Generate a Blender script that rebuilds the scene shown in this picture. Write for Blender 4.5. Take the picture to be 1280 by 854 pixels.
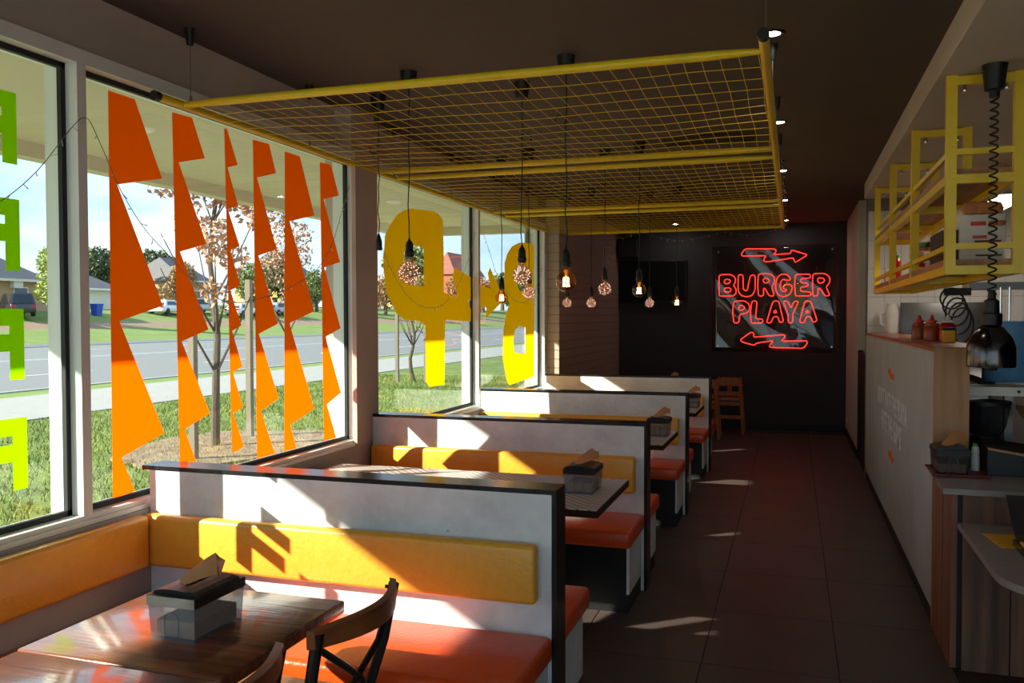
import bpy, bmesh, math, random
import numpy as np
from mathutils import Vector, Matrix
from mathutils.geometry import tessellate_polygon

random.seed(7)
for o in list(bpy.data.objects): bpy.data.objects.remove(o)
S = bpy.context.scene
COL = S.collection

# ------------------------------------------------------------------ camera
FL, YAW, PITCH, ROLL = 1084.7, 0.312927, 0.028077, -0.002253
_f = Vector((-math.sin(YAW)*math.cos(PITCH), math.cos(YAW)*math.cos(PITCH), -math.sin(PITCH)))
_r = Vector((math.cos(YAW), math.sin(YAW), 0)); _u = _r.cross(_f)
CR = _r*math.cos(ROLL) + _u*math.sin(ROLL); CU = -_r*math.sin(ROLL) + _u*math.cos(ROLL)
CC = Vector((0, 0, 1.6))
cam = bpy.data.cameras.new('camera'); camo = bpy.data.objects.new('camera', cam); COL.objects.link(camo)
cam.sensor_fit = 'HORIZONTAL'; cam.sensor_width = 36; cam.lens = FL/1280*36; cam.clip_start = .05; cam.clip_end = 900
M = Matrix(((CR.x, CU.x, -_f.x), (CR.y, CU.y, -_f.y), (CR.z, CU.z, -_f.z))).to_4x4(); M.translation = CC
camo.matrix_world = M
S.camera = camo

def ray(u, v): return (u-640)/FL*CR + _f - (v-427)/FL*CU
def on(u, v, x=None, y=None, z=None):
    """point of the place seen at photograph pixel (u,v) on the given plane"""
    d = ray(u, v)
    t = (x-CC.x)/d.x if x is not None else (y-CC.y)/d.y if y is not None else (z-CC.z)/d.z
    return CC + d*t

# ------------------------------------------------------------------ view, world, sun
S.view_settings.view_transform = 'Standard'; S.view_settings.look = 'None'
S.view_settings.gamma = 1; S.view_settings.use_curve_mapping = False
S.view_settings.exposure = 1.45
SUN_STRENGTH, SKY_STRENGTH = 5.6, .72
SUN_DIR = Vector((1, .82, -.62)).normalized()

w = bpy.data.worlds.new('sky'); S.world = w; w.use_nodes = True
nt = w.node_tree; nt.nodes.clear()
def N(t, typ, **k):
    n = t.nodes.new(typ)
    for a, b in k.items():
        if a == 'inp':
            for i, val in b.items(): n.inputs[i].default_value = val
        else: setattr(n, a, b)
    return n
out = N(nt, 'ShaderNodeOutputWorld'); bg = N(nt, 'ShaderNodeBackground', inp={'Strength': SKY_STRENGTH})
tc = N(nt, 'ShaderNodeTexCoord'); sep = N(nt, 'ShaderNodeSeparateXYZ')
nt.links.new(tc.outputs['Generated'], sep.inputs[0])
grad = N(nt, 'ShaderNodeValToRGB')
grad.color_ramp.elements[0].position = 0.0; grad.color_ramp.elements[0].color = (.58, .74, .95, 1)
grad.color_ramp.elements[1].position = .7; grad.color_ramp.elements[1].color = (.16, .36, .75, 1)
e = grad.color_ramp.elements.new(.2); e.color = (.36, .58, .92, 1)
nt.links.new(sep.outputs['Z'], grad.inputs['Fac'])
mp = N(nt, 'ShaderNodeMapping'); mp.inputs['Scale'].default_value = (2.2, 2.2, 7)
nt.links.new(tc.outputs['Generated'], mp.inputs[0])
no = N(nt, 'ShaderNodeTexNoise', inp={'Scale': 1.6, 'Detail': 7, 'Roughness': .6})
nt.links.new(mp.outputs[0], no.inputs['Vector'])
cr = N(nt, 'ShaderNodeValToRGB'); cr.color_ramp.elements[0].position = .42; cr.color_ramp.elements[1].position = .66
nt.links.new(no.outputs['Fac'], cr.inputs['Fac'])
mx = N(nt, 'ShaderNodeMixRGB'); mx.inputs['Color2'].default_value = (.84, .88, .95, 1)
nt.links.new(cr.outputs['Color'], mx.inputs['Fac']); nt.links.new(grad.outputs['Color'], mx.inputs['Color1'])
nt.links.new(mx.outputs[0], bg.inputs['Color']); nt.links.new(bg.outputs[0], out.inputs[0])

sun = bpy.data.lights.new('sun', 'SUN'); sun.energy = SUN_STRENGTH; sun.angle = math.radians(.6); sun.color = (1, .93, .82)
suno = bpy.data.objects.new('sun', sun); COL.objects.link(suno)
suno.rotation_euler = SUN_DIR.to_track_quat('-Z', 'Y').to_euler(); suno.location = (-12, -8, 9)

# ------------------------------------------------------------------ materials
MATS = {}
def s2l(c):
    return tuple((x/255/12.92 if x/255 <= .04045 else ((x/255+.055)/1.055)**2.4) for x in c)
def mat(name, rgb, rough=.5, metal=0, var=.08, scale=8, bump=0, bscale=None, spec=.5, stretch=None, coat=0, rgb2=None, detail=4, coords='Object', trans=0):
    """plain procedural material: noise between two tints, optional bump"""
    m = bpy.data.materials.new(name); m.use_nodes = True; t = m.node_tree
    b = t.nodes['Principled BSDF']; MATS[name] = m
    c = s2l(rgb)
    b.inputs['Roughness'].default_value = rough; b.inputs['Metallic'].default_value = metal
    b.inputs['Specular IOR Level'].default_value = spec; b.inputs['Coat Weight'].default_value = coat
    b.inputs['Coat Roughness'].default_value = .1
    tcn = N(t, 'ShaderNodeTexCoord'); mpn = N(t, 'ShaderNodeMapping')
    if stretch: mpn.inputs['Scale'].default_value = stretch
    t.links.new(tcn.outputs[coords], mpn.inputs[0])
    nz = N(t, 'ShaderNodeTexNoise', inp={'Scale': scale, 'Detail': detail, 'Roughness': .6})
    t.links.new(mpn.outputs[0], nz.inputs['Vector'])
    rp = N(t, 'ShaderNodeValToRGB'); rp.color_ramp.elements[0].position = .3; rp.color_ramp.elements[1].position = .7
    c2 = s2l(rgb2) if rgb2 else tuple(min(1, x*(1+var)) for x in c)
    c1 = c if rgb2 else tuple(x*(1-var) for x in c)
    rp.color_ramp.elements[0].color = (*c1, 1); rp.color_ramp.elements[1].color = (*c2, 1)
    t.links.new(nz.outputs['Fac'], rp.inputs['Fac']); t.links.new(rp.outputs[0], b.inputs['Base Color'])
    if bump:
        n2 = N(t, 'ShaderNodeTexNoise', inp={'Scale': bscale or scale*4, 'Detail': 5})
        t.links.new(mpn.outputs[0], n2.inputs['Vector'])
        bp = N(t, 'ShaderNodeBump', inp={'Strength': bump, 'Distance': .02}); t.links.new(n2.outputs['Fac'], bp.inputs['Height'])
        t.links.new(bp.outputs[0], b.inputs['Normal'])
    return m
def glassy(name, rgb, gloss_rough=.02, fmin=.035):
    """thin clear sheet: transparent with a Fresnel reflection"""
    m = bpy.data.materials.new(name); m.use_nodes = True; t = m.node_tree; t.nodes.clear(); MATS[name] = m
    o = N(t, 'ShaderNodeOutputMaterial'); tr = N(t, 'ShaderNodeBsdfTransparent', inp={'Color': (*s2l(rgb), 1)})
    gl = N(t, 'ShaderNodeBsdfGlossy', inp={'Roughness': gloss_rough}); lw = N(t, 'ShaderNodeLayerWeight', inp={'Blend': .5})
    pw = N(t, 'ShaderNodeMath', operation='POWER', inp={1: 5.0}); fr = N(t, 'ShaderNodeMapRange', inp={'To Min': fmin, 'To Max': .95})
    t.links.new(lw.outputs['Facing'], pw.inputs[0]); t.links.new(pw.outputs[0], fr.inputs[0])
    mxs = N(t, 'ShaderNodeMixShader'); t.links.new(fr.outputs[0], mxs.inputs[0]); t.links.new(tr.outputs[0], mxs.inputs[1]); t.links.new(gl.outputs[0], mxs.inputs[2])
    t.links.new(mxs.outputs[0], o.inputs[0]); return m
def smoky(name, rgb, alpha):
    """tinted plastic: part see-through, part milky, with gloss"""
    m = bpy.data.materials.new(name); m.use_nodes = True; t = m.node_tree; t.nodes.clear(); MATS[name] = m
    o = N(t, 'ShaderNodeOutputMaterial'); tr = N(t, 'ShaderNodeBsdfTransparent', inp={'Color': (.72, .75, .79, 1)})
    b = N(t, 'ShaderNodeBsdfPrincipled', inp={'Base Color': (*s2l(rgb), 1), 'Roughness': .12})
    nz = N(t, 'ShaderNodeTexNoise', inp={'Scale': 14.0, 'Detail': 3})
    mr = N(t, 'ShaderNodeMapRange', inp={'To Min': alpha-.12, 'To Max': alpha+.12}); t.links.new(nz.outputs['Fac'], mr.inputs[0])
    mxs = N(t, 'ShaderNodeMixShader'); t.links.new(mr.outputs[0], mxs.inputs[0]); t.links.new(tr.outputs[0], mxs.inputs[1]); t.links.new(b.outputs[0], mxs.inputs[2])
    t.links.new(mxs.outputs[0], o.inputs[0]); return m
def emit(name, rgb, strength):
    m = bpy.data.materials.new(name); m.use_nodes = True; t = m.node_tree; t.nodes.clear(); MATS[name] = m
    o = N(t, 'ShaderNodeOutputMaterial'); em = N(t, 'ShaderNodeEmission', inp={'Color': (*rgb, 1), 'Strength': strength})
    t.links.new(em.outputs[0], o.inputs[0]); return m
def film(name, rgb, trgb, mixf=.6):
    """adhesive vinyl: reflects its colour and lets tinted light through"""
    m = bpy.data.materials.new(name); m.use_nodes = True; t = m.node_tree; t.nodes.clear(); MATS[name] = m
    o = N(t, 'ShaderNodeOutputMaterial'); d = N(t, 'ShaderNodeBsdfDiffuse', inp={'Color': (*rgb, 1)})
    tr = N(t, 'ShaderNodeBsdfTranslucent', inp={'Color': (*trgb, 1)})
    nz = N(t, 'ShaderNodeTexNoise', inp={'Scale': 3.0}); mr = N(t, 'ShaderNodeMapRange', inp={'To Min': mixf-.03, 'To Max': mixf+.03})
    t.links.new(nz.outputs['Fac'], mr.inputs[0])
    a = N(t, 'ShaderNodeMixShader'); t.links.new(mr.outputs[0], a.inputs[0]); t.links.new(d.outputs[0], a.inputs[1]); t.links.new(tr.outputs[0], a.inputs[2])
    t.links.new(a.outputs[0], o.inputs[0]); return m
def wood(name, rgb, rgb2, axis=1, rough=.35, scale=3, coat=0, bump=.1):
    st = [9, 9, 9]; st[axis] = .7
    m = mat(name, rgb, rough, 0, scale=scale, rgb2=rgb2, stretch=tuple(st), bump=bump, bscale=scale*3, coat=coat, detail=7)
    return m

mat('ceiling_paint', (88, 76, 72), .85, scale=2)
mat('taupe_paint', (204, 184, 172), .8, scale=2)
mat('column_paint', (192, 170, 158), .7, scale=2)
mat('white_frame', (232, 230, 226), .35, scale=3, var=.03)
mat('gasket', (20, 20, 22), .6)
mat('wall_grey', (168, 160, 156), .8, scale=3)
mat('dark_wall', (60, 56, 60), .75, scale=1.5)
mat('white_wall', (206, 196, 186), .7, scale=2, var=.04)
mat('beige_tile', (170, 155, 140), .45, scale=3, var=.06)
mat('white_tile', (214, 208, 200), .35, scale=3, var=.04)
mat('grout', (120, 112, 104), .9)
mat('floor_tile', (80, 66, 61), .45, scale=2.5, var=.14, bump=.05, bscale=30)
mat('floor_grout', (46, 40, 38), .8)
mat('black_board', (30, 29, 31), .22, spec=.5)
mat('black_matte', (22, 21, 22), .55)
mat('bench_black', (24, 23, 25), .4)
mat('orange_vinyl', (226, 78, 20), .3, scale=30, var=.05, bump=.12, bscale=60)
mat('yellow_vinyl', (234, 166, 58), .3, scale=30, var=.05, bump=.12, bscale=60)
mat('yellow_steel', (238, 202, 36), .35, scale=6, var=.06)
mat('steel', (190, 190, 190), .25, 1)
mat('brushed_steel', (120, 118, 116), .35, .9, scale=4)
mat('chrome', (210, 210, 212), .12, 1)
mat('chrome_dark', (84, 82, 84), .16, 1)
mat('napkin', (186, 126, 78), .9, scale=20)
mat('napkin_stack', (206, 164, 130), .9, scale=30)
mat('black_plastic', (26, 26, 28), .38, spec=.35)
smoky('smoke_plastic', (150, 158, 168), .3)
smoky('dark_smoke', (50, 50, 54), .5)
glassy('window_glass', (244, 250, 246))
glassy('bulb_amber', (255, 206, 140), .02, .09)
glassy('bulb_clear', (248, 232, 226), .02, .09)
glassy('acrylic', (226, 226, 230), .03, .05)
emit('filament', (1, .62, .25), 45)
emit('micro_led', (1, .66, .5), 1.3)
emit('downlight_glow', (1, .93, .82), 40)
emit('kitchen_panel', (1, .90, .80), 6)
emit('neon_red', (1, .03, .02), 1.1)
mat('copper_wire', (206, 140, 120), .35, .8)
mat('amber_stem', (226, 190, 150), .2)
mat('concrete_panel', (176, 174, 172), .7, scale=4, var=.1, bump=.1, bscale=12, detail=8)
mat('white_letter', (226, 224, 222), .7)
mat('orange_letter', (236, 92, 26), .6)
mat('stone_top', (150, 138, 130), .25, scale=40, var=.06)
mat('blue_paper', (104, 158, 206), .85, scale=40, bump=.2)
mat('ketchup_red', (190, 20, 18), .3)
mat('sauce_brown', (150, 70, 40), .35)
mat('cap_green', (40, 140, 60), .4)
mat('cap_red', (206, 26, 24), .4)
mat('carton', (170, 120, 80), .8)
mat('white_card', (222, 216, 208), .7)
mat('brown_label', (120, 70, 44), .7)
mat('bun', (196, 124, 66), .6)
mat('dark_brown', (58, 40, 36), .7)
mat('tv_screen', (10, 10, 12), .4, spec=.15)
mat('yellow_card', (224, 164, 20), .5)
mat('tray_red', (110, 40, 34), .5)
wood('walnut', (150, 84, 54), (88, 46, 30), 0, .2, coat=.6)
wood('bent_wood', (150, 86, 46), (110, 58, 30), 1, .4)
wood('oak_ply', (196, 146, 100), (168, 118, 78), 2, .5)
wood('oak_shelf', (186, 134, 90), (150, 100, 62), 1, .5)
wood('plank', (142, 98, 72), (84, 56, 42), 2, .6, scale=2.2)
wood('plank_red', (156, 98, 72), (112, 68, 50), 2, .6)
wood('counter_wood', (176, 96, 54), (140, 74, 42), 1, .3)
wood('high_chair_wood', (206, 132, 76), (168, 100, 54), 2, .5)
film('film_red', (.7, .035, .0), (1.0, .105, .0), .84)
film('film_yellow', (.65, .28, .0), (1.0, .45, .0), .74)
film('film_green', (.2, .45, .0), (.36, .82, .0), .6)
# outdoors
mat('grass', (84, 100, 36), .95, scale=1.2, rgb2=(126, 138, 58), bump=.6, bscale=25, detail=9, coords='Object')
mat('grass_far', (104, 122, 50), .95, scale=.6, rgb2=(128, 142, 68), detail=8)
mat('blade', (92, 114, 38), .8, scale=.5, rgb2=(140, 144, 66))
mat('mulch', (120, 92, 70), .95, scale=6, rgb2=(168, 140, 112), bump=.6, bscale=30, detail=8)
mat('footpath', (160, 154, 146), .85, scale=3, var=.05)
mat('pale_bounce', (196, 192, 186), .9, scale=2, var=.05)  # pale tone picked to bounce sunlight indoors
mat('asphalt', (124, 121, 118), .85, scale=8, var=.08, detail=8)
mat('lane_paint', (206, 206, 204), .7)
mat('kerb', (160, 158, 154), .85)
mat('soffit', (206, 196, 172), .7, scale=1.5, var=.03)
mat('bark', (112, 96, 84), .9, scale=12, bump=.5, rgb2=(80, 68, 60), stretch=(4, 4, 1))
mat('stake', (124, 112, 98), .85, scale=10, stretch=(4, 4, .6))
mat('leaf_brown', (160, 112, 84), .8, scale=2, rgb2=(192, 148, 118))
mat('leaf_green', (92, 108, 58), .8, scale=.7, rgb2=(132, 140, 80))
mat('leaf_dark', (66, 80, 54), .8, scale=.7, rgb2=(104, 112, 76))
mat('leaf_autumn', (140, 104, 66), .8, scale=.7, rgb2=(170, 136, 92))
mat('leaf_lime', (150, 160, 78), .8, scale=.7, rgb2=(178, 184, 100))
mat('brick_tan', (186, 150, 118), .85, scale=6, var=.08)
mat('brick_red', (170, 96, 72), .85, scale=6, var=.1)
mat('render_white', (214, 208, 196), .8)
mat('roof_grey', (104, 98, 100), .8, scale=4, var=.12)
mat('roof_red', (150, 92, 78), .8, scale=4, var=.12)
mat('gutter', (220, 214, 204), .6)
mat('house_glass', (70, 84, 100), .1)
mat('fence_blue', (150, 170, 190), .7)
mat('car_black', (40, 38, 46), .25, coat=.6)
mat('car_white', (226, 226, 228), .3, coat=.5)
mat('car_silver', (170, 174, 180), .3, .5, coat=.5)
mat('car_glass', (40, 48, 56), .08)
mat('tyre', (24, 24, 26), .8)
mat('tail_red', (190, 30, 26), .3)
mat('bin_blue', (30, 80, 180), .5)
mat('wire_grey', (120, 112, 104), .6)
mat('led_clear', (206, 196, 186), .3)

def herringbone():
    """white laminate printed with fine dark chevron lines"""
    m = bpy.data.materials.new('herringbone_print'); m.use_nodes = True; t = m.node_tree; MATS['herringbone'] = m
    b = t.nodes['Principled BSDF']; b.inputs['Roughness'].default_value = .3
    tcn = N(t, 'ShaderNodeTexCoord'); sx = N(t, 'ShaderNodeSeparateXYZ'); t.links.new(tcn.outputs['Object'], sx.inputs[0])
    def mth(op, a, bb=None):
        n = N(t, 'ShaderNodeMath', operation=op)
        for i, q in enumerate((a, bb)):
            if q is None: continue
            if isinstance(q, (int, float)): n.inputs[i].default_value = q
            else: t.links.new(q, n.inputs[i])
        return n.outputs[0]
    xx, yy = sx.outputs['X'], sx.outputs['Y']
    tri = mth('PINGPONG', xx, .26)
    f1 = mth('FRACT', mth('DIVIDE', mth('ADD', yy, tri), .05))
    l1 = mth('LESS_THAN', f1, .2)
    rp = N(t, 'ShaderNodeMixRGB'); rp.inputs[1].default_value = (*s2l((208, 198, 194)), 1); rp.inputs[2].default_value = (*s2l((72, 56, 56)), 1)
    t.links.new(l1, rp.inputs[0]); t.links.new(rp.outputs[0], b.inputs['Base Color'])
herringbone()

def scuffed():
    """white painted board with pale grain and a few grey scuffs"""
    m = bpy.data.materials.new('white_board'); m.use_nodes = True; t = m.node_tree; MATS['white_board'] = m
    b = t.nodes['Principled BSDF']; b.inputs['Roughness'].default_value = .5
    tcn = N(t, 'ShaderNodeTexCoord'); nz = N(t, 'ShaderNodeTexNoise', inp={'Scale': 5.0, 'Detail': 8, 'Roughness': .65}); t.links.new(tcn.outputs['Object'], nz.inputs[0])
    r1 = N(t, 'ShaderNodeValToRGB'); r1.color_ramp.elements[0].position = .3; r1.color_ramp.elements[0].color = (*s2l((196, 196, 198)), 1)
    r1.color_ramp.elements[1].position = .6; r1.color_ramp.elements[1].color = (*s2l((226, 226, 228)), 1)
    t.links.new(nz.outputs[0], r1.inputs[0])
    n2 = N(t, 'ShaderNodeTexNoise', inp={'Scale': 22.0, 'Detail': 2, 'Distortion': 1.2}); t.links.new(tcn.outputs['Object'], n2.inputs[0])
    r2 = N(t, 'ShaderNodeValToRGB'); r2.color_ramp.elements[0].position = .74; r2.color_ramp.elements[1].position = .80
    t.links.new(n2.outputs[0], r2.inputs[0])
    mxn = N(t, 'ShaderNodeMixRGB'); mxn.inputs[2].default_value = (*s2l((120, 118, 120)), 1)
    t.links.new(r2.outputs[0], mxn.inputs[0]); t.links.new(r1.outputs[0], mxn.inputs[1]); t.links.new(mxn.outputs[0], b.inputs['Base Color'])
scuffed()

# ------------------------------------------------------------------ mesh helpers
def origin_of(o):
    p = Vector((0, 0, 0))
    while o is not None: p += o.location; o = o.parent
    return p
class MB:
    def __init__(s): s.v = []; s.f = []
    def add(s, vs, fs):
        n = len(s.v); s.v += [tuple(p) for p in vs]; s.f += [tuple(i+n for i in q) for q in fs]; return s
    def box(s, x0, y0, z0, x1, y1, z1):
        x0, x1 = min(x0, x1), max(x0, x1); y0, y1 = min(y0, y1), max(y0, y1); z0, z1 = min(z0, z1), max(z0, z1)
        return s.add([(x0,y0,z0),(x1,y0,z0),(x1,y1,z0),(x0,y1,z0),(x0,y0,z1),(x1,y0,z1),(x1,y1,z1),(x0,y1,z1)],
                     [(3,2,1,0),(4,5,6,7),(0,1,5,4),(1,2,6,5),(2,3,7,6),(3,0,4,7)])
    def rbox(s, x0, y0, z0, x1, y1, z1, r=.01, seg=3, crown=0):
        bm = bmesh.new(); bmesh.ops.create_cube(bm, size=1)
        for q in bm.verts: q.co = Vector(((x0+x1)/2+q.co.x*(x1-x0), (y0+y1)/2+q.co.y*(y1-y0), (z0+z1)/2+q.co.z*(z1-z0)))
        bmesh.ops.bevel(bm, geom=bm.edges[:], offset=r, segments=seg, profile=.5, affect='EDGES')
        bm.verts.index_update()
        s.add([q.co[:] for q in bm.verts], [[q.index for q in f.verts] for f in bm.faces]); bm.free(); return s
    def tube(s, pts, r, n=8, closed=False, caps=True):
        pts = [Vector(p) for p in pts]; m = len(pts); vs = []; ref = None
        rr = r if isinstance(r, (list, tuple)) else [r]*m
        for i, p in enumerate(pts):
            a = pts[(i-1) % m] if (closed or i > 0) else p; b = pts[(i+1) % m] if (closed or i < m-1) else p
            t = (b-a)
            if t.length < 1e-9: t = Vector((0, 0, 1))
            t.normalize()
            if ref is None: ref = Vector((0, 0, 1)) if abs(t.z) < .9 else Vector((1, 0, 0))
            x = (ref - t*ref.dot(t))
            if x.length < 1e-6: x = t.orthogonal()
            x.normalize(); ref = x; y = t.cross(x)
            for k in range(n):
                an = 2*math.pi*k/n; vs.append(p + (x*math.cos(an)+y*math.sin(an))*rr[i])
        fs = []
        for i in range(m if closed else m-1):
            j = (i+1) % m
            for k in range(n): fs.append((i*n+k, i*n+(k+1) % n, j*n+(k+1) % n, j*n+k))
        if not closed and caps: fs.append(tuple(range(n))[::-1]); fs.append(tuple((m-1)*n+k for k in range(n)))
        return s.add(vs, fs)
    def lathe(s, prof, c=(0, 0, 0), n=20, sx=1, sy=1):
        vs = []; m = len(prof)
        for r, z in prof:
            for k in range(n):
                an = 2*math.pi*k/n; vs.append((c[0]+r*sx*math.cos(an), c[1]+r*sy*math.sin(an), c[2]+z))
        fs = [(i*n+k, i*n+(k+1) % n, (i+1)*n+(k+1) % n, (i+1)*n+k) for i in range(m-1) for k in range(n)]
        if prof[0][0] > 1e-5: fs.append(tuple(range(n))[::-1])
        if prof[-1][0] > 1e-5: fs.append(tuple((m-1)*n+k for k in range(n)))
        return s.add(vs, fs)
    def prism(s, poly, h, axis='z', a0=0, a1=.01):
        """poly: 2-D outline; extruded along axis between a0 and a1"""
        def P(p, a): return {'z': (p[0], p[1], a), 'x': (a, p[0], p[1]), 'y': (p[0], a, p[1])}[axis]
        n = len(poly); vs = [P(p, a0) for p in poly]+[P(p, a1) for p in poly]
        fs = [tuple(range(n))[::-1], tuple(range(n, 2*n))]+[(i, (i+1) % n, n+(i+1) % n, n+i) for i in range(n)]
        return s.add(vs, fs)
    def hull8(s, lo, hi):
        return s.add(list(lo)+list(hi), [(3,2,1,0),(4,5,6,7),(0,1,5,4),(1,2,6,5),(2,3,7,6),(3,0,4,7)])
    def build(s, name, m, parent=None, smooth=False, sharp=35):
        me = bpy.data.meshes.new(name); off = origin_of(parent) if parent else Vector((0, 0, 0))
        me.from_pydata([(p[0]-off.x, p[1]-off.y, p[2]-off.z) for p in s.v], [], s.f)
        bm = bmesh.new(); bm.from_mesh(me); bmesh.ops.recalc_face_normals(bm, faces=bm.faces[:]); bm.to_mesh(me); bm.free()
        me.materials.append(MATS[m] if isinstance(m, str) else m)
        if smooth:
            me.polygons.foreach_set('use_smooth', [True]*len(me.polygons))
            try: me.set_sharp_from_angle(angle=math.radians(sharp))
            except Exception: pass
        o = bpy.data.objects.new(name, me); COL.objects.link(o)
        if parent: o.parent = parent
        return o
def tag(o, label=None, cat=None, group=None, kind=None):
    if label: o['label'] = label
    if cat: o['category'] = cat
    if group: o['group'] = group
    if kind: o['kind'] = kind
    return o
def thing(name, loc, label, cat, group=None, rz=0):
    o = bpy.data.objects.new(name, None); COL.objects.link(o); o.location = loc; o.rotation_euler = (0, 0, rz); o.empty_display_size = .1
    return tag(o, label, cat, group)
def struct(name, mb, m, parent=None, smooth=False, label=None):
    o = mb.build(name, m, parent, smooth)
    if parent is None: o['kind'] = 'structure'
    if label: o['label'] = label
    return o
def copy_tree(o, parent=None):
    c = o.copy(); COL.objects.link(c); c.parent = parent
    for ch in o.children: copy_tree(ch, c)
    return c
def dup(root, loc, label, rz=None):
    c = copy_tree(root); c.location = loc; c['label'] = label
    if rz is not None: c.rotation_euler = (0, 0, rz)
    return c
def box(name, m, parent, *a): return MB().box(*a).build(name, m, parent)
def rb(name, m, parent, *a, r=.01, seg=3): return MB().rbox(*a, r=r, seg=seg).build(name, m, parent, True, 50)
def inst(src, name, loc, parent, rot=None):
    """another piece that shares its mesh with src"""
    o = bpy.data.objects.new(name, src.data); COL.objects.link(o); o.location = loc; o.parent = parent
    if rot: o.rotation_euler = rot
    return o

# ================================================================== ROOM SHELL
YB, YF = 12.75, -1.25           # back wall, front wall behind the viewer
CEIL = 2.9
XG = -2.67                     # glass plane
XW = -2.57                     # inner face of low wall under the windows
floor = struct('floor', MB().box(-2.6, YF, -.12, 3.4, YB, -.004), 'floor_grout')
tile = None
xs = [-.985+.6*k for k in range(0, 3)]
for i, x in enumerate([-1.59, -.99, -.39, .21]):
    for j in range(13):
        y = 2.9+.76*j
        x1 = min(x+.594, .79); 
        if x == .21:
            tl = tile2 if j else MB().box(-.297, -.377, -.006, .193, .377, 0).build('floor_tile', 'floor_tile', floor)
            tile2 = tl if j == 0 else tile2
            if j == 0: tl.location = (x+.297, y, 0)
            else: inst(tile2, 'floor_tile', (x+.297, y, 0), floor)
        else:
            if tile is None:
                tile = MB().box(-.297, -.377, -.006, .297, .377, 0).build('floor_tile', 'floor_tile', floor); tile.location = (x+.297, y, 0)
            else: inst(tile, 'floor_tile', (x+.297, y, 0), floor)
struct('floor_near', MB().box(-2.6, YF, -.005, 3.4, 2.52, -.0005), 'floor_tile')
struct('floor_kitchen', MB().box(.72, 2.525, -.0038, 3.4, YB, -.001), 'dark_brown')
struct('ceiling', MB().box(-2.85, YF-.1, CEIL, 3.5, YB+.1, CEIL+.12), 'ceiling_paint')
struct('wall_back', MB().box(-2.85, YB, -.1, 3.5, YB+.15, CEIL), 'dark_wall')
# left wall: dado under the windows, header above, tiled length beyond the windows
wl = struct('wall_left', MB().box(-2.84, YF, -.1, XW, 9.28, .80), 'wall_grey')
MB().box(-2.84, YF, 2.63, -2.70, 9.28, CEIL).build('header', 'taupe_paint', wl)
MB().box(-2.84, 4.92, .80, -2.598, 5.11, 2.63).box(-2.598, 4.815, .80, XW, 5.11, 2.63).build('column', 'column_paint', wl)
MB().box(-2.70, 4.80, 2.63, XW-.02, 5.11, CEIL).build('column_head', 'column_paint', wl)
wt = struct('wall_left_tiled', MB().box(-2.84, 9.285, -.1, -2.465, YB, CEIL), 'grout')
tp = None
for r in range(29):
    z = .06+.098*r
    if z+.09 > CEIL: break
    sh = 0 if r % 2 else .25
    for k in range(-1, 7):
        y0 = max(9.30, 9.30+.5*k+sh); y1 = min(YB, 9.30+.5*k+sh+.494)
        if y1-y0 < .05: continue
        if y1-y0 > .49:
            if tp is None: tp = MB().box(-.004, 0, 0, .006, .494, .092).build('wall_tile', 'beige_tile', wt); tp.location = (-2.461, y0, z)
            else: inst(tp, 'wall_tile', (-2.461, y0, z), wt)
        else: MB().box(-2.466, y0, z, -2.455, y1, z+.092).build('wall_tile', 'beige_tile', wt)
tq = None
for r in range(29):
    z = .06+.098*r
    if z+.09 > CEIL: break
    if tq is None: tq = MB().box(-2.60, 9.276, z, -2.455, 9.29, z+.092).build('wall_tile', 'beige_tile', wt); z0 = z
    else: inst(tq, 'wall_tile', (0, 0, z-z0), wt)

# windows: each a frame (structure) with jambs, gaskets and a pane
PANES = [(-1.10, .455, 1), (.50, 2.66, 2), (2.705, 4.87, 3), (5.11, 7.095, 4), (7.14, 9.22, 5)]
ZB, ZT = .835, 2.575
for (y0, y1, n) in PANES:
    wi = tag(thing('window_%d' % n, (XG, y0, .8), None, None), kind='structure')
    fr = MB()
    ya = y0-.04 if n in (1, 4) else y0
    if n == 4: ya = y0
    fr.box(-2.76, ya, .80, -2.60, y1+.045, ZB)          # sill
    fr.box(-2.76, ya, ZT, -2.60, y1+.045, 2.63)         # head
    fr.build('window_frame', 'white_frame', wi)
    jr = y1+.045 if n != 3 else y1-.0
    yj0, yj1 = (y1, y1+.045) if n not in (3, 5) else (y1, y1+.045) if n == 3 else (y1-.02, y1+.062)
    MB().box(-2.76, yj0, ZB, -2.60, yj1, ZT).build('window_jamb', 'white_frame', wi)
    e1 = yj0
    g = MB()
    for a in ((y0, ZB, e1, ZB+.022), (y0, ZT-.022, e1, ZT), (e1-.022, ZB, e1, ZT), (y0, ZB, y0+.022, ZT)):
        g.box(XG-.006, a[0], a[1], XG+.014, a[2], a[3])
    g.build('gasket', 'gasket', wi)
    MB().box(XG-.003, y0+.005, ZB+.005, XG+.003, e1-.005, ZT-.005).build('window_pane', 'window_glass', wi)
    MB().box(-2.60, ya, .8005, XW-.012, y1+.045 if n not in (3,) else 4.81, .818).build('window_sill', 'white_frame', wi)
MB().box(-2.84, YF, .8, XW, -1.14, 2.63).build('wall_left_return', 'wall_grey', wl)

# front wall behind the viewer: unseen, glazed and set close to let in fill light
wf = struct('wall_front', MB().box(-2.84, YF-.12, -.1, 3.5, YF, .35).box(-2.84, YF-.12, 2.6, 3.5, YF, CEIL).box(-2.84, YF-.12, .35, -2.5, YF, 2.6).box(3.1, YF-.12, .35, 3.5, YF, 2.6), 'white_wall')
for k in range(5):
    x = -2.5+1.12*k
    MB().box(x, YF-.09, .35, x+.07, YF-.02, 2.6).build('mullion', 'white_frame', wf)
    MB().box(x+.07, YF-.055, .35, x+1.12, YF-.05, 2.6).build('window_pane', 'window_glass', wf)

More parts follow.
